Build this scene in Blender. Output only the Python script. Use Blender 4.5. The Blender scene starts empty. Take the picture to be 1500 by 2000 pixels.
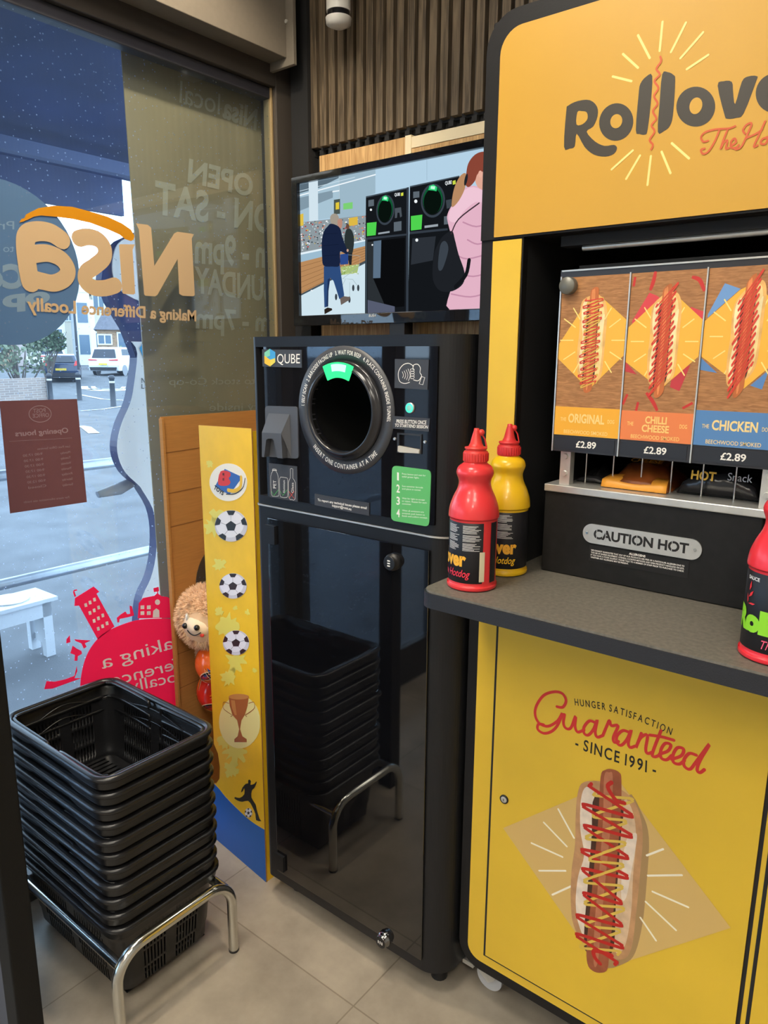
import bpy, bmesh, math, random
from math import sin, cos, pi, radians, sqrt, atan2
from mathutils import Vector, Matrix
random.seed(7)
SC = bpy.context.scene
COL = SC.collection

# ------------------------------------------------------------------ camera
F_PX, HEAD, PITCH, ROLL, CAM_H = 1417.0, radians(38.38), radians(12.16), radians(0.32), 1.6
_f = Vector((-sin(HEAD)*cos(PITCH), cos(HEAD)*cos(PITCH), -sin(PITCH)))
_a = Vector((cos(HEAD), sin(HEAD), 0.0))
_b = _a.cross(_f)
_r = _a*cos(ROLL) + _b*sin(ROLL)
_u = _b*cos(ROLL) - _a*sin(ROLL)
CAM = Vector((0, 0, CAM_H))
cd = bpy.data.cameras.new('camera')
cd.sensor_fit = 'VERTICAL'; cd.sensor_height = 36.0; cd.sensor_width = 27.0
cd.lens = 36.0*F_PX/2000.0
cd.clip_start = 0.02; cd.clip_end = 400
co = bpy.data.objects.new('camera', cd); COL.objects.link(co)
m = Matrix((_r, _u, -_f)).transposed().to_4x4(); m.translation = CAM
co.matrix_world = m
SC.camera = co

# ------------------------------------------------------------------ world, exposure
SC.view_settings.view_transform = 'Standard'
SC.view_settings.look = 'None'
SC.view_settings.gamma = 1.0
SC.view_settings.use_curve_mapping = False
SC.view_settings.exposure = 0.0
SKY = (0.58, 0.80, 1.0); SKY_STRENGTH = 5.0
LAMP_STRENGTH = 32.0
LAMP_COLOR = (1.0, 0.92, 0.79)
w = bpy.data.worlds.new('sky'); SC.world = w; w.use_nodes = True
nt = w.node_tree
bg = nt.nodes['Background']; bg.inputs[1].default_value = SKY_STRENGTH
tc = nt.nodes.new('ShaderNodeTexCoord'); nz = nt.nodes.new('ShaderNodeTexNoise'); nz.inputs['Scale'].default_value = 2.5
nz.inputs['Detail'].default_value = 5
rp = nt.nodes.new('ShaderNodeValToRGB'); rp.color_ramp.elements[0].position = .35; rp.color_ramp.elements[1].position = .65
rp.color_ramp.elements[0].color = (*SKY, 1); rp.color_ramp.elements[1].color = (.82, .93, 1.0, 1)
nt.links.new(tc.outputs['Generated'], nz.inputs['Vector']); nt.links.new(nz.outputs[0], rp.inputs[0]); nt.links.new(rp.outputs[0], bg.inputs[0])

# ------------------------------------------------------------------ places measured on real planes
def ray(x, y): return _r*((x-750)/F_PX) - _u*((y-1000)/F_PX) + _f
def aty(x, y, Y): d = ray(x, y); return CAM + d*(Y/d.y)
def atx(x, y, X): d = ray(x, y); return CAM + d*(X/d.x)
def atz(x, y, Z): d = ray(x, y); return CAM + d*((Z-CAM_H)/d.z)

class Frame:
    def __init__(s, o, u, v):
        s.o = Vector(o); s.u = Vector(u).normalized(); s.v = Vector(v).normalized(); s.n = s.u.cross(s.v)
    def p(s, a, b, c=0.0): return s.o + s.u*a + s.v*b + s.n*c
    def px(s, x, y):
        d = ray(x, y); t = (s.o-CAM).dot(s.n)/d.dot(s.n); q = CAM + d*t - s.o
        return (q.dot(s.u), q.dot(s.v))
def FY(Y): return Frame((0, Y, 0), (1, 0, 0), (0, 0, 1))     # faces -y
def FX(X): return Frame((X, 0, 0), (0, 1, 0), (0, 0, 1))     # faces +x
def Zm(fr, ox, oy, s):
    return lambda pts: [fr.px(ox+s*x, oy+s*y) for x, y in pts]

# ------------------------------------------------------------------ materials
MATS = {}
def mat(name, col, rough=.5, metal=0, spec=.5, noise=0, nscale=30, bump=0, bscale=200, emis=None, es=1, coat=0, sheen=0, stretch=None, ior=None):
    if name in MATS: return MATS[name]
    M = bpy.data.materials.new(name); M.use_nodes = True; n = M.node_tree; b = n.nodes['Principled BSDF']
    b.inputs['Base Color'].default_value = (*col, 1); b.inputs['Roughness'].default_value = rough
    b.inputs['Metallic'].default_value = metal; b.inputs['Specular IOR Level'].default_value = spec
    b.inputs['Coat Weight'].default_value = coat
    if ior: b.inputs['IOR'].default_value = ior
    if sheen: b.inputs['Sheen Weight'].default_value = sheen
    if emis: b.inputs['Emission Color'].default_value = (*emis, 1); b.inputs['Emission Strength'].default_value = es
    if noise or bump:
        t = n.nodes.new('ShaderNodeTexCoord'); mp = n.nodes.new('ShaderNodeMapping')
        n.links.new(t.outputs['Object'], mp.inputs[0])
        if stretch: mp.inputs['Scale'].default_value = stretch
    if noise:
        z = n.nodes.new('ShaderNodeTexNoise'); z.inputs['Scale'].default_value = nscale; z.inputs['Detail'].default_value = 6
        n.links.new(mp.outputs[0], z.inputs['Vector'])
        r = n.nodes.new('ShaderNodeValToRGB'); r.color_ramp.elements[0].position = .3; r.color_ramp.elements[1].position = .7
        r.color_ramp.elements[0].color = (*[max(0, c*(1-noise)) for c in col], 1); r.color_ramp.elements[1].color = (*[min(1, c*(1+noise)) for c in col], 1)
        n.links.new(z.outputs[0], r.inputs[0]); n.links.new(r.outputs[0], b.inputs['Base Color'])
    if bump:
        z = n.nodes.new('ShaderNodeTexNoise'); z.inputs['Scale'].default_value = bscale; z.inputs['Detail'].default_value = 4
        n.links.new(mp.outputs[0], z.inputs['Vector'])
        q = n.nodes.new('ShaderNodeBump'); q.inputs['Strength'].default_value = bump; q.inputs['Distance'].default_value = .004
        n.links.new(z.outputs[0], q.inputs['Height']); n.links.new(q.outputs[0], b.inputs['Normal'])
    MATS[name] = M; return M
def emit(name, col, s=1.0):
    if name in MATS: return MATS[name]
    M = bpy.data.materials.new(name); M.use_nodes = True; n = M.node_tree; n.nodes.clear()
    e = n.nodes.new('ShaderNodeEmission'); e.inputs[0].default_value = (*col, 1); e.inputs[1].default_value = s
    o = n.nodes.new('ShaderNodeOutputMaterial'); n.links.new(e.outputs[0], o.inputs[0]); MATS[name] = M; return M
def hexc(h):
    h = h.lstrip('#'); c = [int(h[i:i+2], 16)/255 for i in (0, 2, 4)]
    return tuple(x/12.92 if x <= .04045 else ((x+.055)/1.055)**2.4 for x in c)
def ink(h, rough=.45): return mat('print_'+h, hexc(h), rough)
def scr(h): return emit('screen_'+h, hexc(h), 1.0)

def wood_mat(name, c1, c2, axis='z', scale=14, rough=.55):
    if name in MATS: return MATS[name]
    M = bpy.data.materials.new(name); M.use_nodes = True; n = M.node_tree; b = n.nodes['Principled BSDF']
    t = n.nodes.new('ShaderNodeTexCoord'); mp = n.nodes.new('ShaderNodeMapping')
    mp.inputs['Scale'].default_value = (9, 9, .5) if axis == 'z' else (1.2, 9, 9)
    z = n.nodes.new('ShaderNodeTexNoise'); z.inputs['Scale'].default_value = scale; z.inputs['Detail'].default_value = 8; z.inputs['Distortion'].default_value = .8
    r = n.nodes.new('ShaderNodeValToRGB'); r.color_ramp.elements[0].position = .35; r.color_ramp.elements[1].position = .68
    r.color_ramp.elements[0].color = (*c1, 1); r.color_ramp.elements[1].color = (*c2, 1)
    n.links.new(t.outputs['Object'], mp.inputs[0]); n.links.new(mp.outputs[0], z.inputs['Vector']); n.links.new(z.outputs[0], r.inputs[0])
    n.links.new(r.outputs[0], b.inputs['Base Color']); b.inputs['Roughness'].default_value = rough
    MATS[name] = M; return M

def glass_mat(name, tint, base=.05, dirt=0.0):
    M = bpy.data.materials.new(name); M.use_nodes = True; n = M.node_tree; n.nodes.clear()
    L = n.links.new
    tr = n.nodes.new('ShaderNodeBsdfTransparent'); tr.inputs[0].default_value = (*tint, 1)
    gl = n.nodes.new('ShaderNodeBsdfGlossy'); gl.inputs['Roughness'].default_value = 0.0; gl.inputs[0].default_value = (.9, .95, 1, 1)
    lw = n.nodes.new('ShaderNodeLayerWeight'); lw.inputs[0].default_value = .5
    pw = n.nodes.new('ShaderNodeMath'); pw.operation = 'POWER'; pw.inputs[1].default_value = 4.0; L(lw.outputs['Facing'], pw.inputs[0])
    ma = n.nodes.new('ShaderNodeMath'); ma.operation = 'MULTIPLY_ADD'; ma.inputs[1].default_value = .55; ma.inputs[2].default_value = base; L(pw.outputs[0], ma.inputs[0])
    mx = n.nodes.new('ShaderNodeMixShader'); L(ma.outputs[0], mx.inputs[0]); L(tr.outputs[0], mx.inputs[1]); L(gl.outputs[0], mx.inputs[2])
    out = n.nodes.new('ShaderNodeOutputMaterial')
    if dirt:
        df = n.nodes.new('ShaderNodeBsdfTranslucent'); df.inputs[0].default_value = (.55, .65, .85, 1)
        t = n.nodes.new('ShaderNodeTexCoord')
        z = n.nodes.new('ShaderNodeTexNoise'); z.inputs['Scale'].default_value = 3; z.inputs['Detail'].default_value = 6; L(t.outputs['Object'], z.inputs['Vector'])
        v = n.nodes.new('ShaderNodeTexVoronoi'); v.inputs['Scale'].default_value = 55; L(t.outputs['Object'], v.inputs['Vector'])
        lt = n.nodes.new('ShaderNodeMath'); lt.operation = 'LESS_THAN'; lt.inputs[1].default_value = .11; L(v.outputs['Distance'], lt.inputs[0])
        s1 = n.nodes.new('ShaderNodeMath'); s1.operation = 'MULTIPLY'; s1.inputs[1].default_value = .5; L(lt.outputs[0], s1.inputs[0])
        s2 = n.nodes.new('ShaderNodeMath'); s2.operation = 'MULTIPLY_ADD'; s2.inputs[1].default_value = dirt*1.6; L(z.outputs[0], s2.inputs[0]); L(s1.outputs[0], s2.inputs[2])
        m2 = n.nodes.new('ShaderNodeMixShader'); L(s2.outputs[0], m2.inputs[0]); L(mx.outputs[0], m2.inputs[1]); L(df.outputs[0], m2.inputs[2])
        L(m2.outputs[0], out.inputs[0])
    else: L(mx.outputs[0], out.inputs[0])
    MATS[name] = M; return M

def vinyl(name, col, k=.5):
    if name in MATS: return MATS[name]
    M = bpy.data.materials.new(name); M.use_nodes = True; n = M.node_tree; n.nodes.clear()
    d = n.nodes.new('ShaderNodeBsdfDiffuse'); d.inputs[0].default_value = (*col, 1); t = n.nodes.new('ShaderNodeBsdfTranslucent'); t.inputs[0].default_value = (*col, 1)
    x = n.nodes.new('ShaderNodeMixShader'); x.inputs[0].default_value = k; o = n.nodes.new('ShaderNodeOutputMaterial')
    n.links.new(d.outputs[0], x.inputs[1]); n.links.new(t.outputs[0], x.inputs[2]); n.links.new(x.outputs[0], o.inputs[0]); MATS[name] = M; return M

BLACK = mat('black_satin', (.010, .010, .011), .42, bump=.05, bscale=600)
FRAMEBLK = mat('dark_powder_coat', (.011, .0115, .0135), .36, spec=.35, bump=.08, bscale=900)
GLOSSBLK = mat('gloss_black', (.006, .006, .008), .03, spec=.6, ior=1.55)
MATTBLK = mat('matt_black', (.012, .012, .013), .7)
PLASTIC = mat('black_basket_plastic', (.010, .010, .011), .27, bump=.08, bscale=700)
YEL = mat('yellow_vinyl', hexc('#e3ba36'), .38, noise=.05, nscale=5)
YELH = mat('header_yellow_vinyl', hexc('#cd9c33'), .42, noise=.03, nscale=4)
STEEL = mat('brushed_steel', (.66, .65, .61), .3, metal=.65, noise=.08, nscale=40)
CHROME = mat('zinc_plated_tube', (.66, .66, .62), .16, metal=1)
WHITE = mat('white_plastic', (.75, .73, .68), .4)
WHT = ink('#f2efe6')

# ------------------------------------------------------------------ mesh builder
_tc = {}
def text2d(s, bold=0.0, spacing=1.0):
    k = (s, bold, spacing)
    if k in _tc: return _tc[k]
    fc = bpy.data.curves.new('t', 'FONT'); fc.body = s; fc.offset = bold; fc.space_character = spacing; fc.resolution_u = 4
    ob = bpy.data.objects.new('t', fc); COL.objects.link(ob)
    dg = bpy.context.evaluated_depsgraph_get(); me = bpy.data.meshes.new_from_object(ob.evaluated_get(dg))
    vs = [(v.co.x, v.co.y) for v in me.vertices]; fs = [tuple(p.vertices) for p in me.polygons]
    bpy.data.objects.remove(ob); bpy.data.curves.remove(fc); bpy.data.meshes.remove(me)
    _tc[k] = (vs, fs); return _tc[k]
CAPH = None
def caph():
    global CAPH
    if CAPH is None: CAPH = max(v[1] for v in text2d('H')[0])
    return CAPH

def smooth(pts, n=6, closed=False):
    out = []; N = len(pts)
    rng = range(N if closed else N-1)
    for i in rng:
        if closed: p = [pts[(i+k-1) % N] for k in range(4)]
        else: p = [pts[max(0, min(N-1, i+k-1))] for k in range(4)]
        for j in range(n):
            t = j/n
            out.append(tuple(.5*((2*p[1][d])+(-p[0][d]+p[2][d])*t+(2*p[0][d]-5*p[1][d]+4*p[2][d]-p[3][d])*t*t+(-p[0][d]+3*p[1][d]-3*p[2][d]+p[3][d])*t**3) for d in range(len(p[1]))))
    if not closed: out.append(tuple(pts[-1]))
    return out
def ell(cx, cy, rx, ry, n=28, rot=0, a0=0, a1=2*pi):
    full = abs(a1-a0-2*pi) < 1e-6
    return [(cx+rx*cos(t)*cos(rot)-ry*sin(t)*sin(rot), cy+rx*cos(t)*sin(rot)+ry*sin(t)*cos(rot)) for t in [a0+(a1-a0)*i/(n if full else n-1) for i in range(n)]]
def rrect(x0, y0, x1, y1, r, n=5):
    out = []
    for cx, cy, a in ((x1-r, y1-r, 0), (x0+r, y1-r, pi/2), (x0+r, y0+r, pi), (x1-r, y0+r, 1.5*pi)):
        for i in range(n+1):
            t = a+pi/2*i/n; out.append((cx+r*cos(t), cy+r*sin(t)))
    return out
def ring(outer, inner):
    return outer+[outer[0]], inner+[inner[0]]

class MB:
    def __init__(s): s.v = []; s.f = []; s.m = []; s.s = []; s.mats = []
    def mi(s, M):
        if M not in s.mats: s.mats.append(M)
        return s.mats.index(M)
    def add(s, vs, fs, M, smooth=False):
        o = len(s.v); s.v += [tuple(v) for v in vs]; k = s.mi(M)
        for f in fs: s.f.append(tuple(i+o for i in f)); s.m.append(k); s.s.append(smooth)
        return s
    def box(s, a, b, M):
        x0, y0, z0 = [min(a[i], b[i]) for i in range(3)]; x1, y1, z1 = [max(a[i], b[i]) for i in range(3)]
        vs = [(x0, y0, z0), (x1, y0, z0), (x1, y1, z0), (x0, y1, z0), (x0, y0, z1), (x1, y0, z1), (x1, y1, z1), (x0, y1, z1)]
        return s.add(vs, [(0, 3, 2, 1), (4, 5, 6, 7), (0, 1, 5, 4), (1, 2, 6, 5), (2, 3, 7, 6), (3, 0, 4, 7)], M)
    def fbox(s, fr, a0, b0, a1, b1, c0, c1, M):
        return s.prism(fr, [(a0, b0), (a1, b0), (a1, b1), (a0, b1)], c0, c1, M)
    def prism(s, fr, pts, c0, c1, M, Mside=None, sm=False):
        n = len(pts); vs = [fr.p(a, b, c0) for a, b in pts]+[fr.p(a, b, c1) for a, b in pts]
        s.add(vs, [tuple(range(n, 2*n)), tuple(range(n-1, -1, -1))], M)
        s.add(vs, [(i, (i+1) % n, n+(i+1) % n, n+i) for i in range(n)], Mside or M, sm)
        return s
    def ringprism(s, fr, outer, inner, c0, c1, M):
        n = len(outer)
        vs = [fr.p(a, b, c) for c in (c0, c1) for P in (outer, inner) for a, b in P]
        fs = []
        for i in range(n):
            j = (i+1) % n
            fs += [(2*n+i, 2*n+j, 3*n+j, 3*n+i), (i, n+i, n+j, j), (i, j, 2*n+j, 2*n+i), (n+j, n+i, 3*n+i, 3*n+j)]
        return s.add(vs, fs, M)
    def decal(s, fr, pts, c, M, th=.0003): return s.prism(fr, pts, c-th, c, M)
    def ribbon(s, fr, pts, wd, c, M, taper=False, sm=5):
        MB.rc = (getattr(MB, 'rc', 0)+1) % 60; c = c+MB.rc*.000003
        P = smooth(pts, sm) if sm > 1 and len(pts) > 2 else list(pts); n = len(P); L = []; R = []
        for i in range(n):
            a = P[max(0, i-1)]; b = P[min(n-1, i+1)]; dx, dy = b[0]-a[0], b[1]-a[1]; q = math.hypot(dx, dy) or 1
            k = wd/2*(1 if not taper else (.35+.65*sin(pi*min(1, .15+.7*i/(n-1)))))
            L.append((P[i][0]-dy/q*k, P[i][1]+dx/q*k)); R.append((P[i][0]+dy/q*k, P[i][1]-dx/q*k))
        for S_ in (L, R):
            for i in range(1, n):
                if (S_[i][0]-S_[i-1][0])*(P[i][0]-P[i-1][0])+(S_[i][1]-S_[i-1][1])*(P[i][1]-P[i-1][1]) < 0: S_[i] = S_[i-1]
        q_ = min(1.5e-6, 9e-5/n)
        vs = [fr.p(a, b, c+(i % n)*q_) for i, (a, b) in enumerate(L+R)]
        s.add(vs, [(i, n+i, n+i+1, i+1) for i in range(n-1)], M)
        for e in (P[0], P[-1]):
            if not taper: s.add([fr.p(a, b, c-.0000015) for a, b in ell(e[0], e[1], wd/2, wd/2, 14)], [tuple(range(14))], M)
        return s
    def text(s, fr, st, A, B, T, c, M, bold=.02, spacing=1.0):
        vs, fs = text2d(st, bold, spacing)
        if not vs: return s
        x0 = min(v[0] for v in vs); x1 = max(v[0] for v in vs); h = caph()
        ux, uy = B[0]-A[0], B[1]-A[1]; tx, ty = T[0]-A[0], T[1]-A[1]
        return s.add([fr.p(A[0]+(x-x0)/(x1-x0)*ux+y/h*tx, A[1]+(x-x0)/(x1-x0)*uy+y/h*ty, c) for x, y in vs], fs, M)
    def texts(s, fr, st, x, y, h, c, M, bold=.02, cond=1.0, align='l', spacing=1.0, width=None):
        vs, fs = text2d(st, bold, spacing); x0 = min(v[0] for v in vs); x1 = max(v[0] for v in vs); k = h/caph()
        kx = k*cond if width is None else width/(x1-x0)
        wd = (x1-x0)*kx; ox = x-(wd if align == 'r' else wd/2 if align == 'c' else 0)
        return s.add([fr.p(ox+(a-x0)*kx, y+b*k, c) for a, b in vs], fs, M)
    def arctext(s, fr, st, cx, cy, R, a0, a1, h, c, M, bold=.02, cond=.75, inside=False):
        # characters evenly advanced between angle a0 and a1 (radians, measured counter clockwise)
        adv = []
        for ch in st: adv.append(.3 if ch == ' ' else max(v[0] for v in text2d(ch, bold)[0])+.07)
        tot = sum(adv); pos = 0; k = h/caph()
        for ch, ad in zip(st, adv):
            if ch != ' ':
                vs, fs = text2d(ch, bold); wch = ad
                t = a0+(a1-a0)*(pos+ad/2)/tot
                sgn = -1 if not inside else 1
                ux, uy = (sin(t), -cos(t)) if not inside else (-sin(t), cos(t))
                vx, vy = (cos(t), sin(t)) if not inside else (-cos(t), -sin(t))
                s.add([fr.p(cx+R*cos(t)+ux*(x-wch/2)*k*cond+vx*y*k, cy+R*sin(t)+uy*(x-wch/2)*k*cond+vy*y*k, c) for x, y in vs], fs, M)
            pos += ad
        return s
    def cyl(s, p0, p1, r0, r1, M, n=20, cap=True, capM=None):
        p0 = Vector(p0); p1 = Vector(p1); d = (p1-p0).normalized(); a = d.orthogonal().normalized(); b = d.cross(a)
        vs = [p0+(a*cos(2*pi*i/n)+b*sin(2*pi*i/n))*r0 for i in range(n)]+[p1+(a*cos(2*pi*i/n)+b*sin(2*pi*i/n))*r1 for i in range(n)]
        s.add(vs, [(i, (i+1) % n, n+(i+1) % n, n+i) for i in range(n)], M, True)
        if cap: s.add(vs, [tuple(range(n-1, -1, -1)), tuple(range(n, 2*n))], capM or M)
        return s
    def tube(s, pts, r, M, n=12, closed=False, sx=1.0, up=None):
        P = [Vector(p) for p in pts]; N = len(P); vs = []; pa = None
        for i in range(N):
            if closed: d = P[(i+1) % N]-P[(i-1) % N]
            else: d = P[min(N-1, i+1)]-P[max(0, i-1)]
            d.normalize()
            if up is not None: a = (Vector(up)-d*Vector(up).dot(d)).normalized()
            elif pa is None: a = d.orthogonal().normalized()
            else: a = (pa-d*pa.dot(d)).normalized()
            pa = a; b = d.cross(a); rr = r[i] if isinstance(r, (list, tuple)) else r
            vs += [P[i]+a*cos(2*pi*k/n)*rr*sx+b*sin(2*pi*k/n)*rr for k in range(n)]
        fs = []
        for i in range(N if closed else N-1):
            j = (i+1) % N
            for k in range(n): fs.append((i*n+k, i*n+(k+1) % n, j*n+(k+1) % n, j*n+k))
        s.add(vs, fs, M, True)
        if not closed: s.add(vs, [tuple(range(n-1, -1, -1)), tuple(range((N-1)*n, N*n))], M)
        return s
    def lathe(s, prof, o, M, n=32, axis='z', a0=0, a1=2*pi, caps=True):
        o = Vector(o); full = abs(a1-a0-2*pi) < 1e-6; K = n if full else n+1; vs = []
        for r, z in prof:
            for k in range(K):
                t = a0+(a1-a0)*k/n
                vs.append(o+(Vector((r*cos(t), r*sin(t), z)) if axis == 'z' else Vector((r*cos(t), z, r*sin(t))) if axis == 'y' else Vector((z, r*cos(t), r*sin(t)))))
        fs = []
        for i in range(len(prof)-1):
            for k in range(n if full else K-1): fs.append((i*K+k, i*K+(k+1) % K, (i+1)*K+(k+1) % K, (i+1)*K+k))
        s.add(vs, fs, M, True)
        if caps and full:
            if prof[0][0] > 1e-5: s.add(vs, [tuple(range(K-1, -1, -1))], M)
            if prof[-1][0] > 1e-5: s.add(vs, [tuple(range((len(prof)-1)*K, len(prof)*K))], M)
        return s
    def sphere(s, c, r, M, nu=20, nv=12, sc=(1, 1, 1)):
        c = Vector(c); vs = []; fs = []
        for j in range(nv+1):
            p = pi*j/nv
            for i in range(nu):
                t = 2*pi*i/nu; vs.append(c+Vector((r*sc[0]*sin(p)*cos(t), r*sc[1]*sin(p)*sin(t), r*sc[2]*cos(p))))
        for j in range(nv):
            for i in range(nu): fs.append((j*nu+i, (j+1)*nu+i, (j+1)*nu+(i+1) % nu, j*nu+(i+1) % nu))
        return s.add(vs, fs, M, True)
    def build(s, name, parent=None, bevel=0, seg=2, solid=0, fixn=False):
        me = bpy.data.meshes.new(name); 
        o0 = Vector(parent.location) if parent is not None and parent.parent is None else (Vector(parent['wloc']) if parent is not None else Vector((0, 0, 0)))
        me.from_pydata([tuple(Vector(v)-o0) for v in s.v], [], s.f); 
        for M in s.mats: me.materials.append(M)
        if len(me.polygons) == len(s.f):
            me.polygons.foreach_set('material_index', s.m); me.polygons.foreach_set('use_smooth', s.s)
        else: print('validate changed', name, len(me.polygons), len(s.f))
        if fixn:
            bm = bmesh.new(); bm.from_mesh(me); bmesh.ops.recalc_face_normals(bm, faces=bm.faces); bm.to_mesh(me); bm.free()
        ob = bpy.data.objects.new(name, me); COL.objects.link(ob)
        if parent is not None:
            ob.parent = parent; ob['wloc'] = tuple(o0)
        else: ob['wloc'] = (0.0, 0.0, 0.0)
        WL.append(ob)
        if bevel:
            md = ob.modifiers.new('bevel', 'BEVEL'); md.width = bevel; md.segments = seg; md.limit_method = 'ANGLE'; md.angle_limit = radians(40); md.harden_normals = False
        if solid:
            md = ob.modifiers.new('solid', 'SOLIDIFY'); md.thickness = solid; md.offset = 0
        return ob
WL = []
def thing(name, label, cat, loc=(0, 0, 0), group=None):
    o = bpy.data.objects.new(name, None); COL.objects.link(o); o.empty_display_size = .05
    o.location = loc; o['label'] = label; o['category'] = cat
    if group: o['group'] = group
    return o
def tag(o, label, cat, group=None):
    o['label'] = label; o['category'] = cat
    if group: o['group'] = group
    return o
def struct(o): o['kind'] = 'structure'; return o
def sroot(name, loc=(0, 0, 0)):
    o = bpy.data.objects.new(name, None); COL.objects.link(o); o.location = loc; o['kind'] = 'structure'; return o
def copy_thing(r, loc, label=None, group=None, rotz=None):
    c = r.copy(); COL.objects.link(c); c.location = loc
    if rotz is not None: c.rotation_euler = (0, 0, rotz)
    if label: c['label'] = label
    if group: c['group'] = group
    for ch in list(r.children):
        d = ch.copy(); COL.objects.link(d); d.parent = c
        for g in list(ch.children):
            e = g.copy(); COL.objects.link(e); e.parent = d
    return c

# ================================================================== THE ROOM
XW, YW = -2.0, 2.0           # window plane, slat wall plane
# floor: large grey-beige tiles
def floor_mat():
    M = bpy.data.materials.new('floor_tiles'); M.use_nodes = True; n = M.node_tree; b = n.nodes['Principled BSDF']; L = n.links.new
    g = n.nodes.new('ShaderNodeTexCoord'); mp = n.nodes.new('ShaderNodeMapping'); mp.inputs['Location'].default_value = (1.6+6, -1.15+6, 0)
    L(g.outputs['Object'], mp.inputs[0])
    br = n.nodes.new('ShaderNodeTexBrick'); br.offset = 0; br.squash = 1; br.inputs['Scale'].default_value = 1
    br.inputs['Brick Width'].default_value = .6; br.inputs['Row Height'].default_value = .6; br.inputs['Mortar Size'].default_value = .0022; br.inputs['Mortar Smooth'].default_value = .2
    br.inputs['Color1'].default_value = (1, 1, 1, 1); br.inputs['Color2'].default_value = (.9, .9, .9, 1); br.inputs['Mortar'].default_value = (.62, .6, .57, 1)
    L(mp.outputs[0], br.inputs['Vector'])
    z = n.nodes.new('ShaderNodeTexNoise'); z.inputs['Scale'].default_value = 5; z.inputs['Detail'].default_value = 9; z.inputs['Roughness'].default_value = .62; L(g.outputs['Object'], z.inputs['Vector'])
    r = n.nodes.new('ShaderNodeValToRGB'); r.color_ramp.elements[0].position = .3; r.color_ramp.elements[1].position = .72
    r.color_ramp.elements[0].color = (*hexc('#8a8073'), 1); r.color_ramp.elements[1].color = (*hexc('#afa493'), 1); L(z.outputs[0], r.inputs[0])
    mx = n.nodes.new('ShaderNodeMix'); mx.data_type = 'RGBA'; mx.blend_type = 'MULTIPLY'; mx.inputs[0].default_value = 1; L(r.outputs[0], mx.inputs[6]); L(br.outputs[0], mx.inputs[7])
    L(mx.outputs[2], b.inputs['Base Color']); b.inputs['Roughness'].default_value = .42
    bp = n.nodes.new('ShaderNodeBump'); bp.inputs['Strength'].default_value = .15; bp.inputs['Distance'].default_value = .003; L(z.outputs[0], bp.inputs['Height']); L(bp.outputs[0], b.inputs['Normal'])
    return M
struct(MB().box((XW-.12, -3.2, -.05), (2.8, YW+.1, 0), floor_mat()).build('floor'))
CEILM = mat('ceiling_tiles', (.55, .54, .52), .8)
struct(MB().box((XW-.12, -3.2, 3.1), (2.8, YW+.1, 3.2), CEILM).build('ceiling'))
WALLD = mat('dark_wall_paint', (.012, .012, .013), .6)
GREYW = mat('shop_wall_paint', (.6, .57, .52), .7)
struct(MB().box((XW-.12, YW, 0), (2.8, YW+.1, 3.1), WALLD).build('wall_far'))
struct(MB().box((2.7, -3.2, 0), (2.8, YW, 3.1), GREYW).build('wall_right'))
struct(MB().box((XW-.12, -3.3, 0), (2.8, -3.2, 3.1), GREYW).build('wall_rear'))
# window wall (glazed shopfront)
ALU = mat('bronze_window_frame', (.05, .042, .036), .4, bump=.05, bscale=300)
struct(MB().box((XW-.12, -3.2, 2.66), (XW-.005, YW, 3.1), mat('fascia_dark', (.03, .028, .026), .6)).build('wall_window'))
GLASS = glass_mat('window_glass', (.86, .93, 1.0), .035, dirt=.035)
win = sroot('window_1')
f = MB()
f.box((XW-.06, 1.895, 0), (XW+.02, YW-.002, 2.66), ALU)               # right jamb
f.box((XW-.035, 1.885, .1), (XW+.004, 1.895, 2.5), mat('warm_lit_edge', (.5, .36, .18), .35, metal=.6))  # thin strip, warm highlight on the jamb's inner edge put into its colour
f.box((XW-.06, .62, 2.49), (XW+.02, 1.895, 2.66), ALU)
f.box((XW-.045, .66, 2.455), (XW+.0, 1.885, 2.49), mat('pale_gasket', (.035, .035, .045), .4))
f.box((XW-.06, .62, 0), (XW+.02, 1.895, .09), ALU)
f.box((XW-.06, .62, .09), (XW+.02, .68, 2.49), ALU)
f.build('window_frame', win, bevel=.003)
MB().box((XW-.012, .68, .09), (XW-.006, 1.885, 2.455), GLASS).build('glass_pane', win)
win2 = sroot('window_2')
f = MB()
for y in (-3.2, -1.9, -.5): f.box((XW-.06, y, 0), (XW+.02, y+.06, 2.66), ALU)
f.box((XW-.06, -3.2, 0), (XW+.02, -.44, .09), ALU); f.box((XW-.06, -3.2, 2.5), (XW+.02, -.44, 2.66), ALU)
f.build('window_frame', win2)
MB().box((XW-.012, -3.14, .09), (XW-.006, -.5, 2.5), GLASS).build('glass_pane', win2)
dr = sroot('door_1')
f = MB()
for y0, y1 in ((-.43, -.36), (.53, .615)): f.box((XW-.05, y0, .01), (XW+.01, y1, 2.64), BLACK)
f.box((XW-.05, -.36, .01), (XW+.01, .53, .2), BLACK); f.box((XW-.05, -.36, 2.1), (XW+.01, .53, 2.2), BLACK); f.box((XW-.05, -.36, 2.55), (XW+.01, .53, 2.64), BLACK)
f.build('door_frame', dr, bevel=.003)
MB().box((XW-.025, -.36, .2), (XW-.019, .53, 2.1), GLASS).box((XW-.025, -.36, 2.2), (XW-.019, .53, 2.55), GLASS).build('glass_pane', dr)
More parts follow.
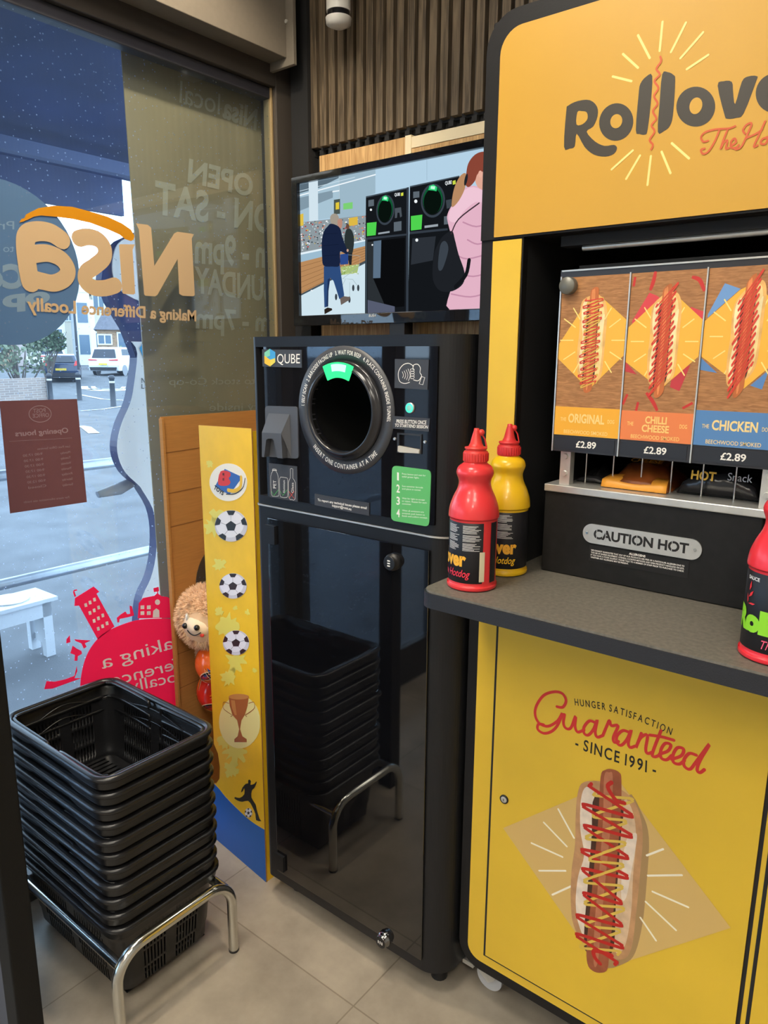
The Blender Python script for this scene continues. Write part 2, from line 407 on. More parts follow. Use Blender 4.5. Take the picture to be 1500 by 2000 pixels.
# glazed side screen whose dark edge post stands by the baskets
scn = sroot('window_3')
f = MB(); f.box((-1.56, .56, 0), (-1.50, .618, 2.66), mat('dark_post_paint', (.009, .009, .009), .55, spec=.2, bump=.15, bscale=500))
f.box((XW+.022, .565, 0), (-1.56, .605, .36), mat('blue_grey_kickplate', (.06, .07, .1), .4))
f.box((XW+.022, .565, 2.55), (-1.56, .605, 2.66), BLACK)
f.build('window_frame', scn, bevel=.004)
MB().box((XW+.022, .582, .36), (-1.56, .588, 2.55), GLASS).build('glass_pane', scn)
# soffit box above the window
SOF = mat('taupe_soffit_board', hexc('#736b5f'), .7, noise=.04, nscale=60)
s = MB(); s.box((-1.995, -3.0, 2.555), (-1.9, 1.87, 3.1), SOF); s.box((-1.995, 1.87, 2.53), (-1.868, 1.885, 3.1), SOF)
s.cyl((-1.895, 1.869, 2.66), (-1.895, 1.864, 2.66), .006, .006, STEEL, 10)
struct(s.build('trim_1', bevel=.002))
# small ceiling spotlight aimed down the window
sl_ = thing('ceiling_spotlight', 'small round ceiling spotlight close to the window', 'light', (-1.45, 1.12, 3.04))
MB().cyl((-1.45, 1.12, 3.02), (-1.45, 1.12, 3.1), .045, .045, WHITE, 24).build('housing', sl_)
ld = bpy.data.lights.new('spot_lamp', 'SPOT'); ld.energy = 110; ld.color = (1.0, .86, .66); ld.spot_size = radians(95); ld.spot_blend = .6; ld.shadow_soft_size = .03
lo_ = bpy.data.objects.new('spot_lamp', ld); COL.objects.link(lo_); lo_.parent = sl_; lo_.location = (0, 0, -.025)
lo_.rotation_euler = (Vector((-.45, .25, -1.0))).to_track_quat('-Z', 'Y').to_euler()
# shop ceiling lamps
lampe = emit('lamp_diffuser', LAMP_COLOR, LAMP_STRENGTH)
spots = [(-.95, .35, 'square ceiling light nearest the shopfront window'), (.6, -.75, 'square ceiling light above the hot dog counter'), (-.95, -1.5, 'square ceiling light behind the viewer on the window side'), (.9, -2.3, 'square ceiling light behind the viewer on the right')]
for i, (x, y, lb) in enumerate(spots):
    if i == 0:
        L0 = thing('ceiling_light', lb, 'light', (x, y, 3.08), 'square ceiling lights')
        MB().box((x-.31, y-.31, 3.085), (x+.31, y+.31, 3.1), WHITE).build('housing', L0)
        MB().box((x-.29, y-.29, 3.075), (x+.29, y+.29, 3.0849), lampe).build('diffuser', L0)
    else: copy_thing(L0, (x, y, 3.08), lb)

# ---------------------------------------------------------------- slatted wall cladding
sp = thing('slat_wall_panel', 'dark wood slatted acoustic panel on the wall above the television', 'wall panel', (-1.2, YW, 2.3))
MB().box((-1.9, YW-.012, 2.29), (.9, YW-.001, 3.1), MATTBLK).build('felt_backing', sp)
s = MB(); SL = wood_mat('walnut_slat', hexc('#4a3f31'), hexc('#7d6c56'), 'z', 12)
x = -1.885
while x < .85:
    s.box((x, YW-.034, 2.297), (x+.027, YW-.012, 3.09), SL); x += .0408
s.build('slats', sp, bevel=.001)
s = MB(); x = -1.905
while x < .85: s.box((x+.004, YW-.02, 2.274), (x+.022, YW-.003, 2.29), MATTBLK); x += .0408
s.build('felt_tabs', sp)
OAK = wood_mat('light_oak_board', hexc('#a97f4e'), hexc('#dcb67f'), 'z', 16)
b1 = tag(MB().box((-1.86, YW-.022, 1.3), (-1.475, YW-.001, 2.272), OAK).build('oak_board', bevel=.001), 'light oak board behind the left half of the television', 'board')
b2 = thing('oak_board', 'light oak board with a pale top strip behind the right half of the television', 'board', (-1.0, YW, 2.0))
MB().box((-1.452, YW-.04, 1.3), (.2, YW-.001, 2.228), OAK).build('panel', b2, bevel=.001)
PALE = mat('pale_edge_strip', hexc('#ecdcb8'), .5)
MB().box((-1.475, YW-.042, 1.3), (-1.452, YW-.001, 2.268), PALE).box((-1.452, YW-.04, 2.23), (.2, YW-.001, 2.262), PALE).build('edge_strip', b2)
tag(MB().box((-1.965, YW-.05, 0), (-1.885, YW-.001, 3.1), MATTBLK).build('corner_post'), 'black square corner post between the window and the slatted panel', 'post')

# sensor hanging above
p0 = aty(661, 0, 1.85)
cc = thing('security_camera', 'white cylindrical camera high on the slatted wall', 'camera', (p0.x, 1.85, 2.75))
c0 = (p0.x, 1.85)
MB().cyl((c0[0], c0[1], 2.62), (c0[0], c0[1], 2.86), .037, .037, WHITE, 28).build('housing', cc, bevel=.004)
MB().cyl((c0[0], c0[1], 2.603), (c0[0], c0[1], 2.62), .034, .034, GLOSSBLK, 28).build('lens_band', cc)
MB().lathe([(0.0, 2.578), (.022, 2.579), (.038, 2.587), (.04, 2.603)], (c0[0], c0[1], 0), WHITE).build('end_cap', cc)
MB().box((c0[0]-.015, 1.88, 2.78), (c0[0]+.015, YW-.034, 2.82), WHITE).build('bracket', cc)

# ---------------------------------------------------------------- window vinyls
FILMX = XW-.085
ff = FX(FILMX); FILMM = mat('taupe_film', hexc('#a08a64'), .16, noise=.05, nscale=4, spec=.45)
a0 = ff.px(240, 66); a1 = ff.px(330, 1365)
film = thing('window_film', 'tall olive brown vinyl screen behind the right side of the window', 'window film', (FILMX, a0[0], .1))
MB().prism(ff, [(a0[0]-.01, 2.62), (a1[0]+.0, .09), (1.99, .09), (1.99, 2.62)], -.004, 0, FILMM).build('sheet', film)
LT = mat('film_lettering', hexc('#b9a988'), .2)
s = MB()
def ft(st, A, B, T, bold=.02, M=LT): s.text(ff, st, ff.px(*A), ff.px(*B), ff.px(*T), .0012, M, bold)
ft('Nisa', (500, 254), (434, 228), (503, 216), .03); ft('local', (428, 224), (350, 200), (430, 184), .0)
ft('OPEN', (492, 384), (366, 354), (495, 345), .03)
ft('MON - SAT', (568, 462), (302, 415), (570, 412), .03)
ft('8am - 9pm', (565, 524), (380, 512), (566, 474), .03)
ft('SUNDAY', (530, 588), (380, 570), (530, 545), .03)
ft('7am - 7pm', (562, 648), (382, 640), (563, 614), .03)
ft('Proud to stock Co-op', (560, 749), (330, 752), (560, 737), .0); ft('Lottery inside', (560, 800), (409, 803), (560, 786), .0)
s.build('lettering', film)

gf = FX(XW-.005)
Nz = Zm(gf, 0, 400, .22)
CREAM = mat('cream_vinyl', hexc('#bfa27c'), .5)
ORG = mat('orange_vinyl', hexc('#c58208'), .45)
lg = thing('window_logo', 'large cream shop name lettering with orange swoosh on the window, seen from behind', 'window lettering', (XW, 1.2, 1.9))
s = MB(); G = gf
def nd(pts, M=CREAM, c=.0012): s.decal(G, Nz(pts), c, M, .0004)
# N
nd([(1205, 165), (1310, 178), (1340, 205), (1368, 545), (1545, 255), (1575, 240), (1690, 255), (1720, 262), (1700, 300), (1727, 800), (1715, 812), (1620, 808), (1590, 790), (1575, 480), (1395, 800), (1375, 812), (1290, 808), (1278, 795), (1232, 220)])
# i
nd([(1065, 350), (1195, 352), (1175, 400), (1198, 785), (1185, 797), (1095, 790), (1085, 780), (1055, 360)])
# s
s.ribbon(G, Nz([(700, 300), (780, 285), (870, 310), (925, 380), (920, 470), (840, 545), (765, 600), (760, 680), (830, 735), (930, 740), (1020, 715)]), .045, .0012, CREAM, sm=6)
# a
s.ribbon(G, Nz([(545, 310), (450, 250), (330, 235), (240, 270), (225, 380), (245, 560), (270, 690)]), .05, .0012, CREAM, sm=6)
s.ribbon(G, Nz([(290, 440), (420, 430), (540, 480), (600, 570), (575, 650), (480, 695), (380, 680), (270, 650)]), .045, .0012, CREAM, sm=6)
s.build('letters', lg)
s = MB(); s.decal(G, Nz([(230, 85), (340, 30), (480, 8), (640, 18), (800, 60), (950, 105), (1080, 165), (1160, 220), (1192, 275), (1185, 310), (1160, 322), (1110, 305), (1060, 265), (960, 220), (800, 160), (640, 125), (480, 105), (360, 95), (300, 105), (250, 130), (200, 150), (170, 158), (190, 125), (215, 118)]), .0012, ORG, .0004)
s.build('swoosh', lg)
s = MB(); s.text(G, 'Making a Difference Locally', G.px(383, 627), G.px(53, 606), G.px(383, 607), .0012, CREAM, .03); s.build('tagline', lg)

cs = thing('round_sticker', 'pale blue round sticker behind the shop name on the window', 'sticker', (XW, .98, 1.83))
SB = vinyl('pale_blue_vinyl', hexc('#86a0b8'), .5); s = MB()
ce = gf.px(5, 514); rr = gf.px(155, 525)[0]-ce[0]
s.decal(gf, ell(ce[0], ce[1], rr, rr*.98, 48), -.0012, SB, .0004); s.build('disc', cs)
s = MB(); LB = vinyl('pale_blue_lettering', hexc('#a2bccd'), .5)
s.text(gf, 'Co', gf.px(48, 562), gf.px(-30, 560), gf.px(48, 520), -.0007, LB, .05)
s.text(gf, 'op', gf.px(98, 590), gf.px(5, 600), gf.px(98, 560), -.0007, LB, .05)
s.text(gf, 'Proud', gf.px(28, 448), gf.px(-60, 448), gf.px(28, 432), -.0007, LB, .0)
s.text(gf, 'to stock', gf.px(28, 492), gf.px(-60, 492), gf.px(28, 478), -.0007, LB, .0); s.build('lettering', cs)

# opening hours poster
po = thing('opening_hours_poster', 'dark maroon opening hours sheet taped inside the glass, reversed writing', 'poster', (XW, 1.0, 1.3))
Pz = Zm(gf, 0, 770, 2/15)
s = MB(); MAR = vinyl('maroon_sheet', hexc('#8c6266'), .45)
q = Pz([(-10, 100), (1125, 68), (1270, 1578), (145, 1745)])
s.decal(gf, q, .0012, MAR, .0005); s.build('sheet', po)
s = MB(); PL = ink('#9c8088')
el = Pz([(583+163*cos(t), 288+120*sin(t)) for t in [2*pi*i/30 for i in range(31)]]); s.ribbon(gf, el, .0018, .0016, PL, sm=1)
def pt(st, A, B, T, bold=0): s.text(gf, st, Pz([A])[0], Pz([B])[0], Pz([T])[0], .0016, PL, bold)
pt('POST', (660, 262), (480, 272), (660, 205)); pt('OFFICE', (715, 330), (475, 345), (712, 275))
pt('Opening hours', (998, 560), (222, 615), (990, 490), .02)
pt('Last Post Office Services', (1020, 775), (545, 815), (1018, 745))
for i, (dn, hr) in enumerate([('Monday', '9:00 17:30'), ('Tuesday', '9:00 17:30'), ('Wednesday', '9:00 17:30'), ('Thursday', '9:00 17:30'), ('Friday', '9:00 17:30'), ('Saturday', '9:00 12:30'), ('Sunday', 'Closed')]):
    y = 860+i*78
    pt(dn, (1025+i*7, y), (880+i*5, y+18), (1022+i*7, y-32)); pt(hr, (620+i*9, y+25), (335+i*13, y+58), (616+i*9, y-8))
s.ribbon(gf, Pz([(1050, 640), (130, 690)]), .0008, .0016, PL, sm=1)
pt('For more information see inside', (1010, 1520), (345, 1595), (1008, 1490))
s.build('lettering', po)

# pink community sticker
pk = thing('pink_sticker', 'bright pink round vinyl with town skyline low on the window', 'sticker', (XW, 1.3, .6))
Kz = Zm(gf, 0, 1100, .2267)
s = MB(); PINK = vinyl('pink_vinyl', hexc('#ff3c78'), .5)
def kd(pts, c=.0010, M=PINK): s.decal(gf, Kz(pts), c, M, .0004)
cpt = smooth([(1412, 475), (1210, 485), (1060, 525), (900, 600), (800, 700), (735, 820), (700, 960), (690, 1100), (705, 1250), (760, 1420), (850, 1560), (1000, 1700), (1200, 1790), (1450, 1820), (1700, 1790)], 5)
kd(cpt+[(1900, 1650), (1900, 600), (1700, 500)])
kd([(840, 655), (680, 365), (640, 368), (645, 300), (805, 200), (855, 245), (830, 262), (985, 545)])
kd([(640, 290), (655, 285), (640, 240), (665, 235), (660, 225), (635, 230), (628, 250)], .0009)
kd([(1185, 475), (1195, 345), (1230, 300), (1330, 280), (1355, 255), (1390, 285), (1440, 290), (1500, 330), (1500, 470)])
kd([(1320, 215), (1365, 205), (1370, 240), (1325, 250)]); kd([(1350, 205), (1358, 205), (1362, 262), (1354, 262)], .0009)
kd([(1010, 510), (1005, 470), (1040, 440), (1080, 415), (1095, 440), (1120, 435), (1115, 365), (1135, 370), (1150, 430), (1155, 450), (1100, 465), (1030, 480), (1025, 510)])
kd([(570, 690), (572, 655), (600, 620), (605, 680)], .0009); kd([(640, 655), (700, 660), (780, 665), (730, 690), (745, 720), (720, 735), (700, 690), (650, 670)])
kd([(605, 775), (625, 710), (660, 735), (700, 755), (705, 780), (670, 800), (665, 840), (640, 840), (645, 790)])
kd([(380, 1085), (400, 1015), (470, 1020), (560, 1000), (640, 970), (660, 885), (665, 930), (640, 990), (700, 990), (560, 1040), (450, 1080)])
s.build('shape', pk)
s = MB(); LW = ink('#e7e2ea')
for bx, by, k in [(735, 362, 4), (772, 340, 4), (810, 315, 4)]:
    for r_ in range(k):
        x0 = bx+r_*36; y0 = by+r_*68; s.decal(gf, Kz([(x0-12, y0-14), (x0+10, y0-20), (x0+16, y0+10), (x0-6, y0+16)]), .0014, LW, .0003)
for bx in (1225, 1280):
    for by in (380, 430): s.decal(gf, Kz([(bx-16, by-16), (bx+16, by-18), (bx+16, by+14), (bx-16, by+16)]), .0014, LW, .0003)
s.decal(gf, Kz(ell(1355, 335, 22, 24, 20)), .0014, LW, .0003); s.decal(gf, Kz([(1315, 468), (1318, 410), (1345, 388), (1370, 405), (1372, 466)]), .0014, LW, .0003)
def kt(st, A, B, T, bold=0.0): s.text(gf, st, Kz([A])[0], Kz([B])[0], Kz([T])[0], .0014, LW, bold)
kt('making a', (1640, 690), (880, 910), (1620, 590), .0); kt('difference', (1720, 860), (960, 1060), (1700, 770), .0); kt('locally', (1560, 1010), (1120, 1110), (1545, 920), .0)
s.build('lettering', pk)

# ================================================================== REVERSE VENDING MACHINE
MY = 1.285; mf = FY(MY)
MX0, MX1 = -1.462, -.826
rv = thing('bottle_return_machine', 'tall black bottle and can return machine with round opening and green light', 'return machine', (-1.12, 1.6, 0))
def plan(x0, x1, y0, y1, r):
    p = []
    for cx, cy, a in ((x0+r*.3, y0+r*.3, pi), (x1-r, y0+r, 1.5*pi)):
        rr_ = r*.3 if a == pi else r
        for i in range(17): t = a+pi/2*i/16; p.append((cx+rr_*cos(t), cy+rr_*sin(t)))
    return p+[(x1, y1), (x0, y1)]
FZ = Frame((0, 0, 0), (1, 0, 0), (0, 1, 0))
YB = 1.93
s = MB()
s.prism(FZ, plan(MX0, MX1, MY+.002, YB, .07), .07, 1.205, FRAMEBLK, sm=False)
s.build('lower_body', rv, bevel=.003)
# upper body is hollow behind its front plate
s = MB()
pl = plan(MX0, MX1, MY+.002, YB, .07)
s.prism(FZ, pl, 1.62, 1.645, FRAMEBLK); s.prism(FZ, pl, 1.212, 1.235, FRAMEBLK)
s.box((MX0, MY+.02, 1.235), (MX0+.02, YB, 1.62), FRAMEBLK); s.box((MX0, YB-.02, 1.235), (MX1, YB, 1.62), FRAMEBLK)
s.box((MX1-.01, MY+.07, 1.235), (MX1, YB, 1.62), FRAMEBLK)
s.prism(FZ, [p for p in pl[17:34]]+[(MX1-.012, MY+.072), (MX1-.07, MY+.072)], 1.235, 1.62, FRAMEBLK, sm=False)
s.prism(FZ, [p for p in pl[0:17]]+[(MX0+.03, MY+.03), (MX0, MY+.03)], 1.235, 1.62, FRAMEBLK)
s.build('upper_body', rv)
s = MB().prism(FZ, plan(MX0-.001, MX1+.001, MY, YB, .07), 1.2065, 1.2105, STEEL); s.build('seam_strip', rv)
# glossy front panel with the round opening
hx, hz, HR = -1.137, 1.473, .095
s = MB(); N = 64
outer = []
for i in range(N):
    t = 2*pi*i/N; c_, s_ = cos(t), sin(t)
    kx = ((-.876-hx) if c_ > 0 else (-1.409-hx))/c_ if abs(c_) > 1e-6 else 1e9
    kz = ((1.62-hz) if s_ > 0 else (1.236-hz))/s_ if abs(s_) > 1e-6 else 1e9
    k = min(kx, kz); outer.append((hx+c_*k, hz+s_*k))
# put true corners in
for cx, cz in ((-.876, 1.62), (-1.409, 1.62), (-1.409, 1.236), (-.876, 1.236)):
    j = min(range(N), key=lambda q: (outer[q][0]-cx)**2+(outer[q][1]-cz)**2); outer[j] = (cx, cz)
inner = [(hx+HR*cos(2*pi*i/N), hz+HR*sin(2*pi*i/N)) for i in range(N)]
s.ringprism(mf, outer, inner, -.006, .001, GLOSSBLK); s.build('front_panel', rv)
s = MB(); s.lathe([(.0955, MY-.012), (.0955, MY+.34), (0.0, MY+.341)], (hx, 0, hz), mat('tunnel_black', (.006, .006, .006), .25), 48, 'y', caps=False); s.build('tunnel', rv)
s = MB()
DISC = mat('charcoal_disc', (.05, .053, .062), .42)
s.lathe([(.116, MY-.001), (.116, MY-.0025), (.149, MY-.0025), (.149, MY-.001)], (hx, 0, hz), DISC, 64, 'y', caps=False)
s.arctext(mf, '1. SELF SCAN   2. BARCODE FACING UP   3. WAIT FOR BEEP   4. PLACE CONTAINER INSIDE TUNNEL', hx, hz, .1295, radians(178), radians(-8), .0095, .0029, WHT, .015, .62)
s.arctext(mf, 'INSERT ONE CONTAINER AT A TIME', hx, hz, .1375, radians(222), radians(318), .011, .0029, WHT, .015, .7, inside=True)
s.build('instruction_ring', rv)
s = MB(); s.lathe([(.0955, MY+.004), (.0955, MY-.016), (.099, MY-.022), (.104, MY-.02), (.106, MY-.010), (.112, MY-.012), (.116, MY-.006), (.116, MY-.001)], (hx, 0, hz), mat('bezel_black', (.02, .02, .023), .2), 64, 'y', caps=False); s.build('opening_bezel', rv)
s = MB(); GRN = emit('green_lamp', (.04, .85, .25), 1.6); GRH = emit('green_lamp_core', (.35, 1.0, .62), 2.2)
def arcp(r0, r1, t0, t1, n=10, cx=hx, cz=hz):
    return [(cx+r0*cos(t0+(t1-t0)*i/n), cz+r0*sin(t0+(t1-t0)*i/n)) for i in range(n+1)]+[(cx+r1*cos(t1+(t0-t1)*i/n), cz+r1*sin(t1+(t0-t1)*i/n)) for i in range(n+1)]
s.prism(mf, arcp(.112, .077, radians(66), radians(115)), .020, .0235, GRN); s.prism(mf, arcp(.108, .092, radians(76), radians(101)), .0236, .024, GRH)
s.build('green_light', rv)
Qz = Zm(mf, 490, 640, .31333)
PLATE = mat('dark_label_plate', (.045, .046, .052), .4)
# QUBE logo plate
s = MB(); s.decal(mf, Qz([(75, 135), (322, 138), (322, 250), (78, 242)]), .003, PLATE, .0015)
hexp = [(125, 132), (158, 152), (160, 215), (128, 242), (93, 222), (92, 155)]
s.decal(mf, Qz(hexp), .0036, ink('#3f9fd8'), .0003)
s.decal(mf, Qz([(125, 132), (92, 155), (92, 190), (126, 175)]), .0040, ink('#7fd0b0'), .0003)
s.decal(mf, Qz([(92, 175), (93, 222), (128, 242), (128, 200)]), .0044, ink('#f0c030'), .0003)
s.decal(mf, Qz([(128, 200), (128, 242), (160, 215), (158, 190)]), .0044, ink('#e4d050'), .0003)
s.text(mf, 'QUBE', *Qz([(170, 222), (312, 222), (170, 165)]), .0036, WHT, .0); s.build('logo_plate', rv)
# contactless plate
s = MB(); s.decal(mf, Qz([(903, 195), (1114, 200), (1106, 387), (900, 375)]), .003, PLATE, .0015)
wl = .0016
def ln(pts, w_=wl, M=WHT, sm=4, c=.0035): s.ribbon(mf, Qz(pts), w_, c, M, sm=sm)
ln([(1020, 240), (990, 222), (955, 232), (930, 265), (925, 300), (935, 335), (965, 348), (995, 340)])
for k in range(4): ln([(950+k*12, 275-k*6), (957+k*14, 295), (952+k*12, 312+k*6)], .0012)
ln([(1018, 262), (1018, 235), (1045, 228), (1062, 250), (1060, 280), (1070, 300), (1050, 330), (1020, 325)])
for k in range(4): ln([(1003, 268+k*15), (1000, 260+k*15), (1015, 256+k*15), (1025, 262+k*15), (1018, 272+k*15), (1003, 272+k*15)], .0011)
ln([(1070, 305), (1090, 310), (1078, 355), (1055, 350), (1070, 305)], .0014, sm=1)
s.build('contactless_sign', rv)
# press plate, button
s = MB(); s.decal(mf, Qz([(888, 550), (1120, 566), (1114, 648), (888, 628)]), .003, PLATE, .0015)
s.text(mf, 'PRESS BUTTON ONCE', *Qz([(912, 594), (1098, 602), (914, 572)]), .0034, WHT, .02); s.text(mf, 'TO START/END SESSION', *Qz([(902, 616), (1108, 628), (904, 598)]), .0034, WHT, .02)
s.build('button_label', rv)
bc = Qz([(996, 500)])[0]
s = MB(); s.lathe([(.0115, MY-.001), (.0115, MY-.004), (.0085, MY-.005)], (bc[0], 0, bc[1]), STEEL, 28, 'y', caps=False)
s.lathe([(.0105, MY-.0052), (.006, MY-.0056)], (bc[0], 0, bc[1]), mat('button_glow', (.05, .5, .38), .3, emis=(.05, .7, .5), es=.8), 28, 'y', caps=False)
s.lathe([(.006, MY-.0055), (0, MY-.0056)], (bc[0], 0, bc[1]), mat('button_core', (.3, .7, .6), .3), 28, 'y', caps=False); s.build('start_button', rv)
# slot
s = MB(); s.ringprism(mf, Qz([(918, 655), (1070, 665), (1068, 788), (918, 778)]), Qz([(930, 665), (1062, 676), (1060, 780), (930, 770)]), -.002, .004, mat('slot_surround', (.03, .03, .032), .3))
s.prism(mf, Qz([(930, 735), (1062, 760), (1060, 782), (940, 775), (928, 768)]), .0012, .008, mat('cream_lip', (.55, .52, .45), .4))
for x_, z_ in ((900, 693), (1088, 712)):
    q = Qz([(x_, z_)])[0]; s.cyl((q[0], MY-.001, q[1]), (q[0], MY-.004, q[1]), .0035, .003, STEEL, 12)
s.build('receipt_slot', rv)
# green card
s = MB(); GC = mat('green_card', hexc('#5fb96a'), .45)
c4 = Qz([(885, 858), (1128, 888), (1115, 1240), (878, 1200)])
def rquad(c4, r):
    out = []
    for i in range(4):
        p = Vector(c4[i]).to_2d() if False else Vector((c4[i][0], c4[i][1])); a = Vector(c4[i-1])-p; b = Vector(c4[(i+1) % 4])-p; a.normalize(); b.normalize()
        for k in range(5): t = k/4; q = p+a*r*(1-t)**2+b*r*t**2; out.append((q.x, q.y))
    return out
s.decal(mf, rquad(c4, .012), .003, GC, .0015)
for k, lines in enumerate([('Press button and wait for', 'solid green light.'), ('Scan container barcode', 'and place in tunnel.'), ('Wait for light to accept', 'or reject. Repeat for each', 'container.'), ('When all containers are', 'accepted, push button to', 'finish and collect receipt.')]):
    y = 946+k*76; s.text(mf, str(k+1), *Qz([(913 if k else 917, y+2), (934 if k else 928, y+5), (913 if k else 917, y-45)]), .0034, WHT, .02)
    for j, t_ in enumerate(lines): s.text(mf, t_, *Qz([(948, y-32+j*17), (948+len(t_)*5.9, y-32+j*17+12*len(t_)/25), (948, y-42+j*17)]), .0034, WHT, .0)
s.build('instruction_card', rv)
# scanner
s = MB(); SG = mat('scanner_grey', (.075, .078, .088), .38)
s.decal(mf, rquad(Qz([(95, 487), (297, 492), (303, 816), (100, 802)]), .01), .004, SG, .0035)
q = Qz([(118, 530), (252, 535), (215, 655), (108, 650), (112, 805), (128, 690), (180, 690), (200, 805), (232, 810), (225, 655)])
a = [mf.p(*Qz([p])[0], .005) for p in [(120, 532), (250, 538), (262, 812), (100, 803)]]
b_ = [mf.p(*Qz([p])[0], cc_) for p, cc_ in [((122, 532), .008), ((248, 538), .008), ((228, 655), .022), ((108, 650), .022)]]
s.add([a[0], a[1], b_[2], b_[3]], [(0, 3, 2, 1)], SG); s.add([a[1], a[2], b_[2]], [(0, 2, 1)], SG); s.add([a[0], a[3], b_[3]], [(0, 1, 2)], SG)
s.prism(mf, Qz([(108, 650), (228, 655), (236, 810), (205, 806), (180, 695), (172, 688), (145, 688), (135, 695), (122, 802), (108, 800)]), .005, .022, SG)
s.build('barcode_scanner', rv, bevel=.0015)
# accepted containers plate
s = MB(); s.decal(mf, Qz([(116, 843), (293, 865), (297, 1085), (122, 1055)]), .003, PLATE, .0015)
ln([(142, 880), (142, 895), (130, 925), (134, 1035), (150, 1050), (175, 1048), (180, 1035), (176, 925), (164, 897), (164, 882), (142, 880)], .001, sm=2); ln([(140, 888), (166, 889)], .002, sm=1)
ln([(190, 935), (184, 950), (188, 1040), (198, 1055), (228, 1057), (236, 1040), (236, 952), (228, 935), (190, 930)], .001, sm=2)
ln([(252, 880), (252, 935), (240, 965), (244, 1060), (262, 1070), (282, 1066), (284, 965), (268, 938), (268, 880), (252, 880)], .001, sm=2)
for t_, A, B, T in (('PET', (163, 1000), (163, 950), (145, 1000)), ('Aluminium', (218, 1030), (218, 950), (206, 1030)), ('Glass', (272, 1028), (272, 965), (258, 1028))): s.text(mf, t_, *Qz([A, B, T]), .0034, WHT, 0)
for cx in (155, 210): ln([(cx-20, 1020), (cx-5, 1045), (cx+22, 1010)], .0014, ink('#4db95a'), 1)
ln([(244, 1020), (275, 1062)], .0014, ink('#e0503a'), 1); ln([(275, 1020), (244, 1062)], .0014, ink('#e0503a'), 1)
s.build('accepted_items_sign', rv)
s = MB(); s.decal(mf, Qz([(403, 1034), (742, 1092), (742, 1172), (403, 1105)]), .003, PLATE, .0015)
s.text(mf, 'To report any technical issues please email', *Qz([(422, 1078), (728, 1130), (422, 1064)]), .0034, WHT, .02); s.text(mf, 'support@rvmt.eu', *Qz([(512, 1113), (632, 1138), (512, 1097)]), .0034, WHT, .02)
s.build('support_label', rv)
# lower door: tinted gloss sheet with hinges and two round locks
d = MB().box((-1.409, MY-.005, .105), (-.886, MY+.001, 1.178), mat('tinted_acrylic', (.004, .004, .005), .035, spec=.85, ior=1.6, noise=.3, nscale=3)).build('lower_door', rv, bevel=.0015)
for z_ in (1.13, .14):
    MB().box((-1.415, MY-.013, z_-.02), (-1.375, MY-.005, z_+.03), FRAMEBLK).build('hinge', d)
for px_, py_, rot in ((772, 1096, 0), (754, 1830, 1)):
    c = mf.px(px_, py_); s = MB()
    s.lathe([(.020, MY-.005), (.020, MY-.014), (.017, MY-.015), (.017, MY-.022), (.0155, MY-.024), (0, MY-.024)], (c[0], 0, c[1]), mat('lock_chrome', (.25, .25, .25), .15, metal=1) if rot else BLACK, 28, 'y', caps=False)
    s.lathe([(.0158, MY-.0242), (0, MY-.0245)], (c[0], 0, c[1]), BLACK, 24, 'y', caps=False)
    for k in range(3):
        o = -.006+k*.006
        if rot: s.decal(mf, [(c[0]+o-.0015, c[1]-.004), (c[0]+o+.0015, c[1]-.004), (c[0]+o+.0015, c[1]+.004), (c[0]+o-.0015, c[1]+.004)], .0252, WHT)
        else: s.decal(mf, [(c[0]-.004, c[1]+o-.0015), (c[0]+.004, c[1]+o-.0015), (c[0]+.004, c[1]+o+.0015), (c[0]-.004, c[1]+o+.0015)], .0252, WHT)
    s.build('dial_lock', d)
for x_ in (MX0+.06, MX1-.06):
    for y_ in (MY+.08, YB-.08): MB().cyl((x_, y_, 0), (x_, y_, .07), .022, .018, BLACK, 16).build('levelling_foot', rv)

# ================================================================== TELEVISION
TY = 1.86; tf = FY(TY); Tz = Zm(tf, 550, 250, .28667)
tv = thing('television', 'flat screen television playing a shop video behind the return machine', 'television', (-1.4, 1.9, 1.65))
tl = tf.px(568, 347); br_ = tf.px(572, 637)
tx0, tz1, tz0 = tl[0], tl[1], br_[1]; tx1 = tx0+(tz1-tz0)*1.72
sl = Tz([(103, 378), (108, 1280)])
sx0, sz1, sz0 = sl[0][0], sl[0][1]-.0, sl[1][1]; sx1 = tx1-(sx0-tx0)
s = MB(); s.ringprism(tf, [(tx0, tz0), (tx1, tz0), (tx1, tz1), (tx0, tz1)], [(sx0, sz0), (sx1, sz0), (sx1, sz1), (sx0, sz1)], -.03, 0, GLOSSBLK); s.build('bezel', tv, bevel=.002)
MB().box((tx0+.01, TY+.03, tz0+.01), (tx1-.01, TY+.06, tz1-.01), BLACK).build('back_housing', tv, bevel=.004)
s = MB(); s.texts(tf, 'BUSH', (tx0+tx1)/2-.06, tz0+.022, .008, .0006, ink('#c8c8c8'), .02, align='c'); s.build('maker_mark', tv)
MB().box((-1.46, TY+.005, 1.646), (-1.40, TY+.05, tz0+.02), BLACK).box((-1.6, TY-.05, 1.6455), (-1.25, TY+.06, 1.653), BLACK).build('stand', tv, bevel=.002)
